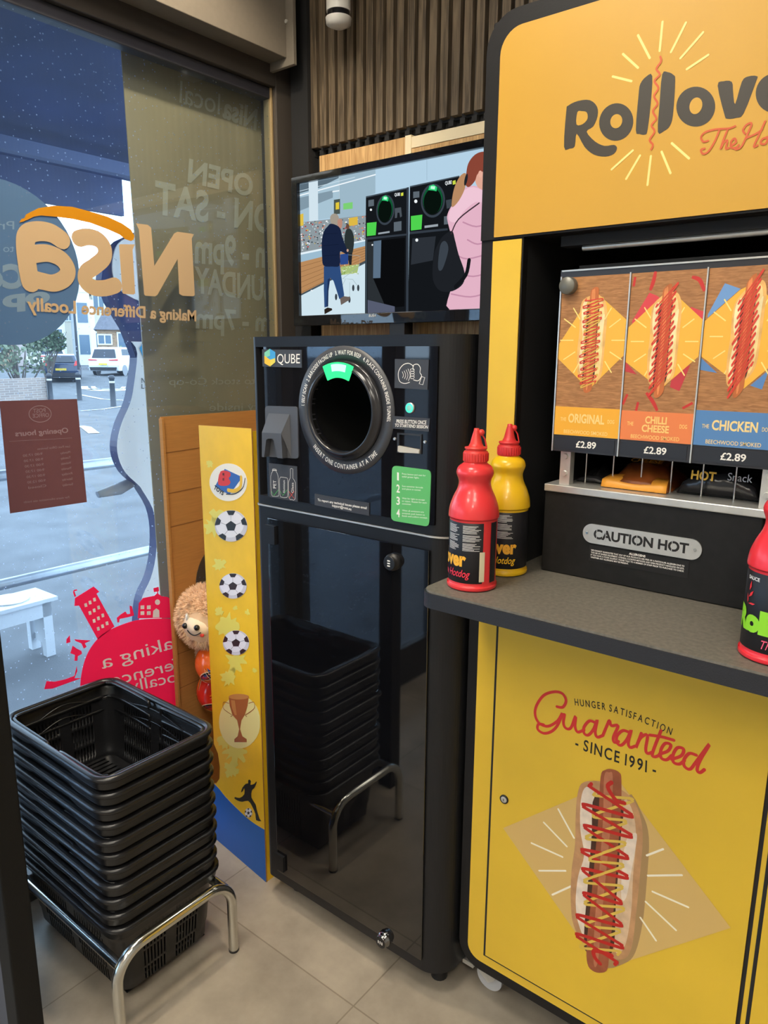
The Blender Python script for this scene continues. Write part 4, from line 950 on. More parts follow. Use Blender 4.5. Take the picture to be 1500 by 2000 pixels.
FR = mat('poster_holder', (.03, .03, .035), .3)
s = MB(); P = wz([(125, 1300), (185, 170)])
pzb, pzt = wf.px(1077, 879)[1], wf.px(1098, 533)[1]+.004
xs = [-0.6542, -0.5166, -0.3804, -0.2428]
s.fbox(wf, xs[0]-.003, pzb, xs[3]+.003, pzt, 0.0, .004, FR); holder = s.build('poster_holder', fw, bevel=.001)
s = MB()
for x_ in xs: s.fbox(wf, x_-.0012, pzb, x_+.0012, pzt-.012, .004, .0075, STEEL)
s.fbox(wf, xs[0], pzt-.003, xs[3], pzt, .004, .006, STEEL); s.build('holder_rail', fw)
TIM = wood_mat('printed_timber', hexc('#96653b'), hexc('#b98350'), 'x', 38)
data = [('THE', 'ORIGINAL', '#f0ae30', '#f7d488'), ('THE', 'CHILLI CHEESE', '#e8824a', '#f9cf7c'), ('THE', 'CHICKEN', '#5584b8', '#f2d690')]
tris = [((402, 268), (355, 937), (482, 430)), ((865, 255), (808, 965), (955, 390)), ((1400, 200), (1312, 957), (1495, 300))]
napk = [[(172, 625), (400, 285), (603, 470), (585, 700), (365, 915), (170, 720)], [(600, 640), (618, 520), (830, 320), (890, 285), (1088, 470), (1062, 705), (820, 915), (600, 740)], [(1075, 690), (1098, 480), (1330, 280), (1425, 235), (1600, 420), (1600, 700), (1350, 910), (1075, 705)]]
Cp = .0042
for i in range(3):
    x0, x1 = xs[i]+.0018, xs[i+1]-.0018; s = MB()
    zb = pzb+.034; s.fbox(wf, x0, zb, x1, pzt-.014, .004, Cp, TIM)
    def clip(P): return [(max(x0, min(x1, a)), b) for a, b in P]
    if i == 1:
        s.decal(wf, clip(wz([(640, 480), (750, 300), (800, 320), (900, 400), (640, 700)])), Cp+.0003, ink('#d8434a'), .0001)
        s.decal(wf, clip(wz([(1090, 480), (1100, 420), (1015, 390), (1000, 420)])), Cp+.0003, ink('#d8434a'), .0001); s.decal(wf, clip(wz([(880, 900), (940, 925), (1010, 760), (900, 800)])), Cp+.0003, ink('#c23a40'), .0001); s.decal(wf, clip(wz([(598, 740), (670, 820), (596, 800)])), Cp+.0003, ink('#c23a40'), .0001)
        for q in ([(1020, 200), (1070, 220), (1100, 290)], [(790, 165), (775, 230), (755, 285)], [(660, 200), (650, 260)], [(730, 935), (770, 990), (800, 1050)], [(678, 995), (665, 1050)], [(610, 945), (580, 1010)], [(1025, 1000), (960, 1035)]):
            s.ribbon(wf, clip(wz(q)), .007, Cp+.0003, ink('#c8322c'), sm=4, taper=True)
    if i == 2:
        s.decal(wf, clip(wz([(1120, 440), (1230, 240), (1330, 275), (1120, 460)])), Cp+.0003, ink('#6f9bd0'), .0001); s.decal(wf, clip(wz([(1075, 715), (1180, 810), (1070, 790)])), Cp+.0003, ink('#5a86bd'), .0001); s.decal(wf, clip(wz([(1390, 890), (1465, 915), (1510, 790)])), Cp+.0003, ink('#5a86bd'), .0001)
    s.decal(wf, clip(wz(napk[i])), Cp+.0005, ink('#f3b640'), .0001)
    T_, B_, R_ = [Vector(q) for q in tris[i]]; cen = (T_+B_)/2+Vector((10, 0)); hw = (R_.x-B_.x)*.5+60
    for k in range(10):
        t = radians([25, 0, -28, -50, 50, 155, 180, 208, 230, 130][k]); r0, r1 = hw*.95, hw*.95+75*(1 if k % 5 < 3 else .8)
        P = clip(wz([(cen.x+cos(t)*r0*1.05, cen.y+sin(t)*r0*1.5), (cen.x+cos(t)*r1*1.05, cen.y+sin(t)*r1*1.5)])); s.ribbon(wf, P, .0022, Cp+.0007, ink('#fbdf86'), sm=1)
    hotdog(s, wf, wz, tris[i], Cp+.0007, 1 if i == 0 else 2)
    zt = [wz([(345, 1030)])[0][1], wz([(800, 1058)])[0][1], wz([(1270, 1055)])[0][1]][i]
    s.fbox(wf, x0, zb, x1, zt, Cp+.0004, Cp+.0017, ink(data[i][2])); zm = (zb+zt)/2; cx = (x0+x1)/2; LC = ink(data[i][3]); c_ = Cp+.0020; wd = x1-x0
    if i != 1: s.texts(wf, data[i][1], cx, zm-.002, .0165, c_, LC, .03, align='c', width=wd*.56)
    else: s.texts(wf, 'CHILLI', cx, zm+.006, .0125, c_, LC, .03, align='c', width=wd*.3); s.texts(wf, 'CHEESE', cx, zm-.010, .0125, c_, LC, .03, align='c', width=wd*.38)
    s.texts(wf, 'THE', x0+wd*.14, zm+.0, .007, c_, LC, .01, align='c', width=wd*.09); s.texts(wf, 'DOG', x1-wd*.12, zm+.0, .007, c_, LC, .01, align='c', width=wd*.1)
    s.texts(wf, 'BEECHWOOD SMOKED', cx, zb+.004, .007, c_, LC, .006, align='c', width=wd*.68)
    s.build('menu_poster', holder)
    s = MB(); s.fbox(wf, x0+.002, pzb+.004, x1-.006, pzb+.03, .004, .0055, ink('#22262e')); s.texts(wf, '\u00a32.89', cx+.003, pzb+.011, .0125, .0060, WHT, .02, align='c', width=.042); s.build('price_label', holder)
mg = wf.px(1114, 559)
MB().lathe([(.0165, WY-.004), (.0165, WY-.018), (.0150, WY-.020), (0, WY-.0205)], (mg[0]+.001, 0, mg[1]), mat('magnet_grey', (.17, .165, .14), .4, metal=.3), 28, 'y', caps=False).build('round_magnet', fw)
# caution plate
vz = Zm(wf, 1040, 850, .30667)
s = MB()
c4 = vz([(328, 560), (1088, 665), (1088, 795), (328, 685)])
lo = c4[3]; hi = c4[1]
px0, pz0 = c4[0][0], (c4[3][1]+c4[2][1])/2; px1, pz1 = c4[1][0], (c4[0][1]+c4[1][1])/2
s.prism(wf, rrect(px0, pz0, px1, pz1, (pz1-pz0)*.49, 8), .0005, .003, STEEL)
s.texts(wf, 'CAUTION HOT', (px0+px1)/2, pz0+(pz1-pz0)*.28, (pz1-pz0)*.46, .0032, BK, .035, align='c', width=(px1-px0)*.80)
for x_ in (px0+.009, px1-.012): s.cyl((x_, WY-.003, (pz0+pz1)/2), (x_, WY-.0045, (pz0+pz1)/2), .0032, .0025, CHROME, 12)
# stencil breaks across the round letters
for fx in (.125, .205, .475, .765): s.fbox(wf, px0+(px1-px0)*fx, pz0+(pz1-pz0)*.2, px0+(px1-px0)*fx+.0012, pz0+(pz1-pz0)*.82, .0032, .0036, STEEL)
s.build('warning_plate', fw)
s = MB(); c4 = vz([(365, 700), (1000, 800), (993, 908), (360, 800)])
ax0, ax1 = c4[0][0], c4[1][0]; az1, az0 = (c4[0][1]+c4[1][1])/2, (c4[2][1]+c4[3][1])/2
s.fbox(wf, ax0, az0, ax1, az1, .0003, .001, ink('#141210')); s.texts(wf, 'ALLERGENS', (ax0+ax1)/2, az1-.0065, .0042, .0014, WHT, .03, align='c')
hgt = az1-az0
for k, t_ in enumerate(['WE CANNOT GUARANTEE THAT ANY OF OUR PRODUCTS ARE FREE OF A PARTICULAR ALLERGEN DUE TO', 'THE USE OF SHARED EQUIPMENT, UTENSILS, COOKING METHODS AND OPEN PRODUCT HANDLING ON SITE.', 'IF YOU HAVE A FOOD ALLERGY, PLEASE TALK TO A MEMBER OF STAFF PRIOR TO PURCHASE TO CHECK', 'WHETHER ANY ALLERGENS MAY BE PRESENT.']):
    wdt = (ax1-ax0)*(.94 if k < 3 else .4); s.texts(wf, t_, ax0+.004, az1-.012-k*.005, .003, .0014, WHT, .02, width=wdt)
s.build('allergen_label', fw)
# bags on the shelf
def bag(x0, x1, y0, y1, z0, h, M, name, label, lip=None, seed=0, front=.35):
    t = thing(name, label, 'food bag', ((x0+x1)/2, (y0+y1)/2, z0), None); rb = random.Random(seed); s = MB(); nx, ny = 14, 14; vs = []
    for side in (1, 0):
        for j in range(ny+1):
            for i in range(nx+1):
                u, v = i/nx, j/ny; e = (sin(pi*u)**.5)*(front+(1-front)*min(1, v*3))*(min(1, (1-v)*4)**.5)
                vs.append((x0+(x1-x0)*u+.003*sin(9*v), y0+(y1-y0)*v, z0+.0008+(h*e*(1+.08*sin(u*21+v*8)+rb.uniform(-.05, .05)) if side else 0)))
    fs = []; K = (nx+1)*(ny+1)
    for j in range(ny):
        for i in range(nx):
            a = j*(nx+1)+i; fs += [(a, a+1, a+nx+2, a+nx+1), (K+a, K+a+nx+1, K+a+nx+2, K+a+1)]
    for i in range(nx): fs.append((i, K+i, K+i+1, i+1))
    s.add(vs, fs, M, True); s.build('wrapper', t)
    return t
ZS = 1.3410
BR = mat('brown_bag_foil', hexc('#8a4a22'), .3, noise=.3, nscale=20); OB = mat('orange_bag_paper', hexc('#f2a63a'), .4); DK = mat('black_bag_foil', (.02, .02, .022), .22)
bg1 = bag(-.556, -.431, 1.425, 1.59, ZS, .048, BR, 'hot_dog_bag', 'brown and orange foil hot dog bag lying open on the warmer shelf', seed=1)
s = MB(); lipv = []
for i in range(13): u = i/12; lipv += [(-.559+.130*u, 1.418, ZS+.001), (-.559+.130*u, 1.423, ZS+.013+.003*cos(u*2*pi)), (-.552+.117*u, 1.45, ZS+.023+.004*sin(pi*u))]
s.add(lipv, [f_ for i in range(12) for f_ in ((3*i, 3*i+3, 3*i+4, 3*i+1), (3*i+1, 3*i+4, 3*i+5, 3*i+2))], OB, True); s.build('folded_rim', bg1, solid=.001)
s = MB(); bf = Frame((-.491, 1.49, ZS+.052), (1, 0, 0), (0, .93, .37)); s.texts(bf, 'CHILLI', 0, .002, .013, .004, OB, .02, align='c'); s.texts(bf, 'CHEESE', 0, -.015, .013, .004, OB, .02, align='c'); s.build('lettering', bg1)
bg2 = bag(-.628, -.565, 1.45, 1.63, ZS, .03, DK, 'hot_dog_bag', 'flat black foil bag at the left end of the warmer shelf', seed=2)
bg3 = bag(-.419, -.272, 1.45, 1.65, ZS, .062, DK, 'hot_dog_bag', 'plump black foil bag at the right end of the warmer shelf', seed=3, front=.7)
s = MB(); bf = Frame((-.3475, 1.447, ZS+.035), (1, 0, 0), (0, .15, .99)); s.texts(bf, 'HOT', -.045, -.004, .016, .004, ink('#e8b93a'), .03, cond=.9); s.texts(bf, 'Snack', .02, .0, .014, .004, ink('#b8bcc4'), .0, cond=.9); s.build('lettering', bg3)

# ================================================================== SAUCE BOTTLES
def subdiv(tri, lim):
    out = []; st = list(tri)
    while st:
        a, b, c = st.pop(); l = [math.dist(a, b), math.dist(b, c), math.dist(c, a)]; k = max(range(3), key=lambda i: l[i])
        if l[k] < lim: out.append((a, b, c)); continue
        if k == 0: m_ = ((a[0]+b[0])/2, (a[1]+b[1])/2); st += [(a, m_, c), (m_, b, c)]
        elif k == 1: m_ = ((b[0]+c[0])/2, (b[1]+c[1])/2); st += [(a, b, m_), (a, m_, c)]
        else: m_ = ((c[0]+a[0])/2, (c[1]+a[1])/2); st += [(a, b, m_), (m_, b, c)]
    return out
def wrap(s, cx, cy, R, ang0, tris, M):
    for T in tris:
        vs = []
        for a, b in T: t = ang0+a/R; vs.append((cx+R*cos(t), cy+R*sin(t), b))
        s.add(vs, [(0, 1, 2)], M)
def wtext(s, cx, cy, R, ang0, st, x, z, h, M, bold=.02, cond=1, italic=0, width=None):
    vs, fs = text2d(st, bold); k = h/caph(); x0 = min(v[0] for v in vs); x1 = max(v[0] for v in vs); kx = k*cond if width is None else width/(x1-x0); tris = []
    for f_ in fs:
        P = [(x+(vs[i][0]-x0)*kx+vs[i][1]*k*italic, z+vs[i][1]*k) for i in f_]
        for j in range(1, len(P)-1): tris.append((P[0], P[j], P[j+1]))
    wrap(s, cx, cy, R, ang0, subdiv(tris, .007), M)
def bottle(px_, py_, wpx, hpx, col, cap, label, txt, script, strip, name_col, chilli=False, rot=0):
    p = atz(px_, py_, CZ); cx, cy = p.x, p.y
    dist = (p-CAM).dot(_f); R = wpx/2/F_PX*dist; H = .305*R/.048*hpx
    t = thing('sauce_bottle', label, 'bottle', (cx, cy, CZ+.0008), 'squeezy sauce bottles on the counter')
    z0 = CZ+.0008; k = H
    prof = [(.0, 0), (.93, 0), (1.0, .006), (1.0, .03), (.95, .042), (.95, .44), (1.0, .452), (1.0, .475), (.96, .52), (.84, .575), (.69, .625), (.635, .665), (.66, .69), (.72, .715), (.735, .735), (.66, .765), (.46, .79), (.44, .80)]
    P = smooth([(a*R, b*k+z0) for a, b in prof[2:]], 3); P = [(0.0, z0), (.93*R, z0)]+P
    cb = mat('plastic_'+col, hexc(col), .32, noise=.02, nscale=20, coat=.2); cc_ = mat('plastic_'+cap, hexc(cap), .4)
    s = MB(); s.lathe(P, (cx, cy, 0), cb, 40)
    s.build('bottle_body', t)
    s = MB(); s.lathe([(.46*R, .795*k+z0), (.48*R, .80*k+z0), (.48*R, .855*k+z0), (.455*R, .862*k+z0), (.40*R, .864*k+z0), (.40*R, .872*k+z0), (.44*R, .876*k+z0), (.44*R, .886*k+z0), (.30*R, .89*k+z0), (.24*R, .91*k+z0), (.15*R, .965*k+z0), (.11*R, .985*k+z0), (.10*R, 1.0*k+z0), (0, 1.002*k+z0)], (cx, cy, 0), cc_, 32)
    for i in range(28):
        a = 2*pi*i/28; s.box((cx+.478*R*cos(a)-.0008, cy+.478*R*sin(a)-.0008, .803*k+z0), (cx+.49*R*cos(a)+.0008, cy+.49*R*sin(a)+.0008, .85*k+z0), cc_)
    cap_o = s.build('nozzle_cap', t)
    MB().sphere((cx+.16*R, cy+.1*R, .975*k+z0), .13*R, cc_, 12, 8).tube([(cx+.16*R, cy+.1*R, .97*k+z0), (cx+.3*R, cy+.16*R, .935*k+z0), (cx+.36*R, cy+.2*R, .885*k+z0)], .03*R, cc_, 8).build('tip_stopper', cap_o)
    Rl = .955*R; za, zb = z0+.052*k, z0+.435*k
    face = atan2(-cy, -cx)+rot              # the side turned to the room
    LB = ink('#15151a'); s = MB()
    s.lathe([(Rl, za), (Rl+.0004, za+.0005), (Rl+.0004, zb-.0005), (Rl, zb)], (cx, cy, 0), LB, 48, a0=face-pi*1.4+.55, a1=face+.43 if strip else face+1.6, caps=False)
    if strip: s.lathe([(Rl, za), (Rl+.0004, za+.0005), (Rl+.0004, zb-.0005), (Rl, zb)], (cx, cy, 0), LB, 12, a0=face+.80, a1=face+1.2, caps=False)
    r2 = Rl+.0012; W_ = ink('#dcdcd8')
    rt = random.Random(len(label))
    if not chilli:
        colx = (-.80*R*1.3, -.42*R)
        for cxx, n_, ww in ((-.056*R/.048, 22, .030*R/.048), (-.020*R/.048, 22, .036*R/.048)):
            for i in range(n_):
                z_ = zb-.006-i*.0022*(H/.3); w2 = ww*rt.uniform(.55, 1)
                if i in (7, 14): continue
                pts = [(cxx, z_), (cxx+w2, z_), (cxx+w2, z_+.0009), (cxx, z_+.0009)]
                wrap(s, cx, cy, r2, face, subdiv([(pts[0], pts[1], pts[2]), (pts[0], pts[2], pts[3])], .006), W_)
        NC = ink(name_col); q = R/.048
        wtext(s, cx, cy, r2, face, txt, (-.122 if strip else -.085)*q, za+.034*q, .026*q, NC, .045, width=.110*q)
        wtext(s, cx, cy, r2, face, script, (-.082 if strip else -.055)*q, za+.012*q, .014*q, ink(col if not strip else '#e8344a'), .01, italic=.25, width=.076*q)
        if strip:
            pts = [(.0135*q, za+.004), (.024*q, za+.004), (.024*q, za+.062*q), (.0135*q, za+.062*q)]
            wrap(s, cx, cy, r2, face, subdiv([(pts[0], pts[1], pts[2]), (pts[0], pts[2], pts[3])], .006), ink('#d9cfae'))
    else:
        q = R/.048; NC = ink('#8ed62c')
        wtext(s, cx, cy, r2, face, 'Rollover', -.072*q, za+.03*q, .030*q, NC, .07, width=.15*q); wtext(s, cx, cy, r2, face, 'The Hotdog', -.02*q, za+.007*q, .013*q, ink('#f25c7c'), .0, italic=.25, width=.07*q)
        wtext(s, cx, cy, r2, face, 'SAUCE', -.052*q, zb-.012*q, .005*q, W_, .03)
        for i, (a, b, an) in enumerate(((-.046, -.022, 80), (-.043, -.034, 50), (-.040, -.048, 10), (-.05, -.042, 100))):
            pts = [(a*q+.007*q*cos(radians(an))*t+.002*q*sin(t*3), zb+b*q+.008*q*sin(radians(an))*t) for t in (-1, 0, 1)]
            P2 = []
            wrap(s, cx, cy, r2, face, [((pts[0][0], pts[0][1]), (pts[1][0]+.0022*q, pts[1][1]-.0015*q), (pts[2][0], pts[2][1])), ((pts[0][0], pts[0][1]), (pts[2][0], pts[2][1]), (pts[1][0]-.0012*q, pts[1][1]+.0015*q))], ink('#e0323c'))
        pts = [(-.012*q, za+.052*q), (.014*q, za+.052*q), (.014*q, za+.09*q), (-.012*q, za+.09*q)]
        wrap(s, cx, cy, r2, face, subdiv([(pts[0], pts[1], pts[2]), (pts[0], pts[2], pts[3])], .006), W_)
    s.build('label_sleeve', t)
    return t
bottle(921, 1143, 96, 1.0, '#e5383c', '#d93a33', 'red ketchup bottle with red nozzle at the left end of the counter', 'Rollover', 'The Hotdog', True, '#f0b030')
bottle(984, 1115, 88, 1.02, '#efc01c', '#cf3030', 'yellow mustard bottle with red nozzle tucked behind the ketchup bottle', 'Rollover', 'The Hotdog', False, '#f0b030')
bottle(1509, 1281, 125, 1.0, '#e8303c', '#d93a33', 'red chilli sauce bottle with green lettering cut off at the right edge', 'Rollover', '', False, '#8ed62c', chilli=True)

# ================================================================== SHOPPING BASKETS
def rpath(L, W, r, z, nseg=6, sub=None):
    """rounded rectangle path; straight sides subdivided where listed"""
    pts = []
    xs_, ys_ = L/2-r, W/2-r
    cs = [(xs_, ys_, 0), (-xs_, ys_, pi/2), (-xs_, -ys_, pi), (xs_, -ys_, 1.5*pi)]
    for i, (cx, cy, a) in enumerate(cs):
        for k in range(nseg+1): t = a+pi/2*k/nseg; pts.append((cx+r*cos(t), cy+r*sin(t)))
        nx_ = cs[(i+1) % 4]; a2 = nx_[2] if nx_[2] else 2*pi
        p0 = pts[-1]; p1 = (nx_[0]+r*cos(a2), nx_[1]+r*sin(a2)); n_ = sub[i % 2]
        for k in range(1, n_): t = k/n_; pts.append((p0[0]+(p1[0]-p0[0])*t, p0[1]+(p1[1]-p0[1])*t))
    return [(x_, y_, z) for x_, y_ in pts]
BL, BW, BH = .505, .335, .225
SUB = (66, 42)
def side_index(nseg=6):
    """for each path vertex-edge: (side, position) or None on corners"""
    out = []
    for i in range(4):
        out += [None]*nseg; n_ = SUB[i % 2]; out += [(i, k, n_) for k in range(n_)]
    return out
SI = side_index()
def make_basket(base):
    t = thing('shopping_basket', 'x', 'shopping basket', base, 'black shopping baskets nested in one stack')
    bx, by, bz = base
    s = MB()
    spec = [(0.008, -.004), (.010, -.03), (.018, -.045), (.021, -.062), (.0235, -.112), (.026, -.121), (.030, -.168), (.033, -.178), (.036, -.214), (.046, -.225)]
    rings = [rpath(BL-2*i_, BW-2*i_, max(.02, .045-i_*.3), z, 6, SUB) for i_, z in spec]
    n = len(rings[0]); vs = [(bx+p[0], by+p[1], bz+p[2]) for r_ in rings for p in r_]; fs = []
    for j in range(len(rings)-1):
        for i in range(n):
            si = SI[i]; slot = False
            if si and j in (3, 5, 7) and si[1] % 2 == 1:
                f_ = si[1]/si[2]
                if .08 < f_ < .44 or .56 < f_ < .92: slot = True
            if not slot: fs.append((j*n+i, j*n+(i+1) % n, (j+1)*n+(i+1) % n, (j+1)*n+i))
    s.add(vs, fs, PLASTIC, True)
    zb_ = bz-.225; hl, hw = BL/2-.046, BW/2-.046
    s.add([(bx-hl, by-hw, zb_), (bx+hl, by-hw, zb_), (bx+hl, by-hw+.03, zb_), (bx-hl, by-hw+.03, zb_)], [(0, 1, 2, 3)], PLASTIC); s.add([(bx-hl, by+hw-.03, zb_), (bx+hl, by+hw-.03, zb_), (bx+hl, by+hw, zb_), (bx-hl, by+hw, zb_)], [(0, 1, 2, 3)], PLASTIC)
    x = bx-hl
    while x < bx+hl-.005: s.add([(x, by-hw+.03, zb_), (min(x+.012, bx+hl), by-hw+.03, zb_), (min(x+.012, bx+hl), by+hw-.03, zb_), (x, by+hw-.03, zb_)], [(0, 1, 2, 3)], PLASTIC); x += .02
    s.add([(bx-hl, by-.02, zb_), (bx+hl, by-.02, zb_), (bx+hl, by+.02, zb_), (bx-hl, by+.02, zb_)], [(0, 1, 2, 3)], PLASTIC)
    s.build('basket_body', t, solid=.0024)
    s = MB(); pr = rpath(BL-.012, BW-.012, .045, 0, 6, (24, 14)); s.tube([(bx+p[0], by+p[1], bz-.007) for p in pr], .0105, PLASTIC, 10, closed=True, sx=.75, up=(0, 0, 1))
    # skirt under the lip, shallower in the middle of the long sides
    def skirt(p):
        if abs(abs(p[1])-(BW/2-.003)) < .004:
            u = abs(p[0])/(BL/2); return -.018-.014*min(1, max(0, (u-.3)/.15))
        return -.032
    pk_ = rpath(BL-.006, BW-.006, .045, 0, 6, (24, 14)); n = len(pk_)
    pi_ = rpath(BL-.010, BW-.010, .045, 0, 6, (24, 14))
    vs = [(bx+p[0], by+p[1], bz-.006) for p in pk_]+[(bx+p[0], by+p[1], bz+skirt(q)) for p, q in zip(pi_, pk_)]
    s.add(vs, [(i, (i+1) % n, n+(i+1) % n, n+i) for i in range(n)], PLASTIC, True)
    # inner ledge with a raised wave at the middle of each side
    il = rpath(BL-.044, BW-.044, .036, 0, 6, (24, 14)); wv = []
    for p in il:
        u = abs(p[0])/(BL/2) if abs(p[1]) > BW/2-.03 else abs(p[1])/(BW/2)*1.2
        wv.append((bx+p[0], by+p[1], bz-.05+.022*max(0, cos(min(1, u/.55)*pi/2))))
    s.tube(wv, .0022, PLASTIC, 6, closed=True)
    s.build('rim', t)
    for sg in (1, -1):
        a = BL/2-.021; b = BW/2-.021; xk = .03*sg
        path = [(xk, b, -.030), (xk, b, -.012), (xk+sg*.02, b, -.006), (sg*(a-.035), b, -.004), (sg*(a-.008), b-.012, -.004), (sg*a, b-.035, -.004), (sg*a, -b+.035, -.004), (sg*(a-.008), -b+.012, -.004), (sg*(a-.035), -b, -.004), (xk+sg*.02, -b, -.006), (xk, -b, -.012), (xk, -b, -.030)]
        MB().tube([(bx+p[0], by+p[1], bz+p[2]-.004) for p in smooth(path, 3)], .0052, PLASTIC, 8).build('handle', t)
    return t
bcx, bcy, bz1, pitch = -1.668, .928, .648, .0405
names = ['topmost black shopping basket of the stack, its empty inside in view'] + ['%s black shopping basket from the top of the stack' % o for o in ('second', 'third', 'fourth', 'fifth', 'sixth', 'seventh', 'eighth', 'ninth', 'tenth')] + ['lowest black shopping basket, slotted body hanging inside the metal stand']
B0 = make_basket((bcx, bcy, bz1)); B0['label'] = names[0]
jr = random.Random(11)
for k in range(1, 11): copy_thing(B0, (bcx+jr.uniform(-.003, .003), bcy+jr.uniform(-.003, .003), bz1-k*pitch), names[k], rotz=jr.uniform(-.006, .006))
# stand
st = thing('basket_stand', 'chromed tube stand holding the stack of black baskets', 'stand', (bcx, bcy, 0))
r_ = .0135; SX1, SX0, SY0, SY1, SZ = -1.372, -1.962, .735, 1.078, .226
def uframe(x):
    c = .075; P = [(x, SY0, 0)]+[(x, SY0+c-c*cos(t), SZ-c+c*sin(t)) for t in [pi/2*i/8 for i in range(9)]]+[(x, SY1-c+c*sin(t), SZ-c+c*cos(t)) for t in [pi/2*i/8 for i in range(9)]]+[(x, SY1, 0)]
    return MB().tube(P, r_, CHROME, 16).build('leg_frame', st)
uframe(SX1); uframe(SX0)
for y_ in (SY0+.012, SY1-.012): MB().tube([(SX0+.01, y_, SZ-.03), (SX1-.005, y_, SZ-.03)], r_*.9, CHROME, 14).build('cross_tube', st)
for x_ in (SX0, SX1):
    for y_ in (SY0, SY1): MB().cyl((x_, y_, 0), (x_, y_, .006), .0142, .0142, BLACK, 16).build('rubber_foot', st)

# ================================================================== TOY DISPLAY BOX
db = thing('toy_display_box', 'tall cardboard toy bin with yellow football printed side beside the return machine', 'display box', (-1.72, 1.5, 0))
E_, D_ = Vector((-1.497, 1.312, 0)), Vector((-1.767, 1.345, 0))
bfm = Frame(D_, (E_-D_), (0, 0, 1))        # front sheet
CARD = mat('brown_cardboard', hexc('#b07a3c'), .75, noise=.07, nscale=14, bump=.1, bscale=60, stretch=(1, 1, 14))
CYL = mat('yellow_card_print', hexc('#f0c020'), .45, noise=.04, nscale=20); CBL = mat('blue_card_print', hexc('#1862b8'), .45)
W_f = (E_-D_).length; Htop = 1.40
lx = -.178                                # left end of the whole front, near the window
s = MB()
front = [(lx, 0), (W_f, 0), (W_f, Htop+.005), (0, Htop), (.002, .42), (.0, .37), (-.012, .33), (-.04, .31), (lx, .30)]
front = [(lx, .0), (W_f, .0), (W_f, Htop+.006), (0, Htop-.004), (0.0, 1.0), (0.0, .36), (.022, .335), (.03, .29), (.024, .245), (.0, .215), (-.03, .205), (lx, .20)]
s.prism(bfm, front, -.004, 0, CYL, CARD); fs_ = s.build('front_sheet', db)
bz_ = Zm(bfm, 290, 780, .46)
s = MB()
cur = [(W_f, .185), (W_f*.75, .178), (W_f*.5, .182), (W_f*.2, .195), (0, .21), (lx, .235)]
s.decal(bfm, [(lx, .001), (W_f, .001)]+smooth(cur, 4), .0006, CBL, .0005); s.build('blue_band', fs_)
s = MB(); DKY = ink('#e6d760')
rb = random.Random(4)
for cx, cy, r0 in ((290, 500, 26), (340, 960, 40), (300, 700, 22), (370, 1110, 34), (345, 1180, 30), (330, 1440, 30), (370, 1490, 40), (350, 1570, 26), (275, 540, 30), (260, 275, 12), (330, 1760, 16), (300, 900, 14), (420, 905, 9), (368, 885, 8), (450, 1150, 8)):
    P = []
    for i in range(26): t = 2*pi*i/26; q = r0*(1+rb.uniform(-.35, .5)); P.append((cx+q*cos(t), cy+q*sin(t)*1.1))
    A = bz_(smooth(P, 2, True)); A = [(max(.004, min(W_f-.002, a)), b) for a, b in A]; s.decal(bfm, A, .0005, DKY, .0002)
# cup halo
s.decal(bfm, [(max(.004, min(W_f-.004, a)), b) for a, b in bz_(ell(388, 1370, 88, 112, 30))], .0007, ink('#efe39a'), .0002); s.build('splash_pattern', fs_)
# toy maker badge
s = MB(); s.decal(bfm, bz_(ell(340, 352, 80, 80, 40)), .0008, ink('#efeadf'), .0003)
s.decal(bfm, bz_([(325, 295), (400, 330), (345, 405), (283, 370)]), .0011, ink('#2b62b0'), .0002)
s.decal(bfm, bz_(smooth([(308, 305), (345, 308), (350, 325), (342, 335), (350, 352), (335, 366), (298, 360)], 3, True)), .0014, ink('#d8322e'), .0002)
s.text(bfm, 'E', *bz_([(317, 322), (325, 322), (317, 313)]), .0018, BK, .03); s.text(bfm, 'E', *bz_([(317, 344), (325, 344), (317, 335)]), .0018, BK, .03)
s.ribbon(bfm, bz_([(395, 330), (392, 370), (368, 388), (340, 385)]), .011, .0014, ink('#e8b92c'), sm=5); s.ribbon(bfm, bz_([(412, 335), (402, 375), (370, 400), (332, 402)]), .003, .0014, BK, sm=5)
s.text(bfm, 'TOYS', *bz_([(278, 378), (318, 408), (284, 364)]), .0018, BK, .04); s.build('maker_badge', fs_)
def football(s, cx, cy, rx, ry):
    s.decal(bfm, bz_(ell(cx, cy, rx, ry, 36)), .0010, ink('#cfcbd0'), .0003); s.decal(bfm, bz_(ell(cx-rx*.08, cy-ry*.1, rx*.86, ry*.84, 36)), .0012, ink('#e9e6ea'), .0002)
    pent = [(cx+rx*.34*cos(-pi/2+2*pi*i/5), cy+.02*ry+ry*.34*sin(-pi/2+2*pi*i/5)) for i in range(5)]
    s.decal(bfm, bz_(pent), .0016, BK, .0002)
    for i in range(5):
        t = -pi/2+2*pi*i/5; s.ribbon(bfm, bz_([pent[i], (cx+rx*.66*cos(t), cy+ry*.66*sin(t))]), .0012, .0015, ink('#77747c'), sm=1)
        t2 = t; pp = []
        for a in (-.28, -.16, .16, .28): pp.append((cx+rx*.985*cos(t2+a), cy+ry*.985*sin(t2+a)))
        pp.append((cx+rx*.70*cos(t2+.2), cy+ry*.70*sin(t2+.2))); pp.append((cx+rx*.70*cos(t2-.2), cy+ry*.70*sin(t2-.2)))
        s.decal(bfm, bz_([pp[0], pp[1], pp[2], pp[3], pp[4], pp[5]]), .0016, BK, .0002)
s = MB(); football(s, 352, 537, 69, 67); s.build('football_print', fs_)
for a_ in ((360, 792, 58, 54), (373, 1033, 56, 53), (426, 1755, 16, 20)): s = MB(); football(s, *a_); s.build('football_print', fs_)
s = MB(); CU = ink('#a8622e'); CU2 = ink('#c98a4a')
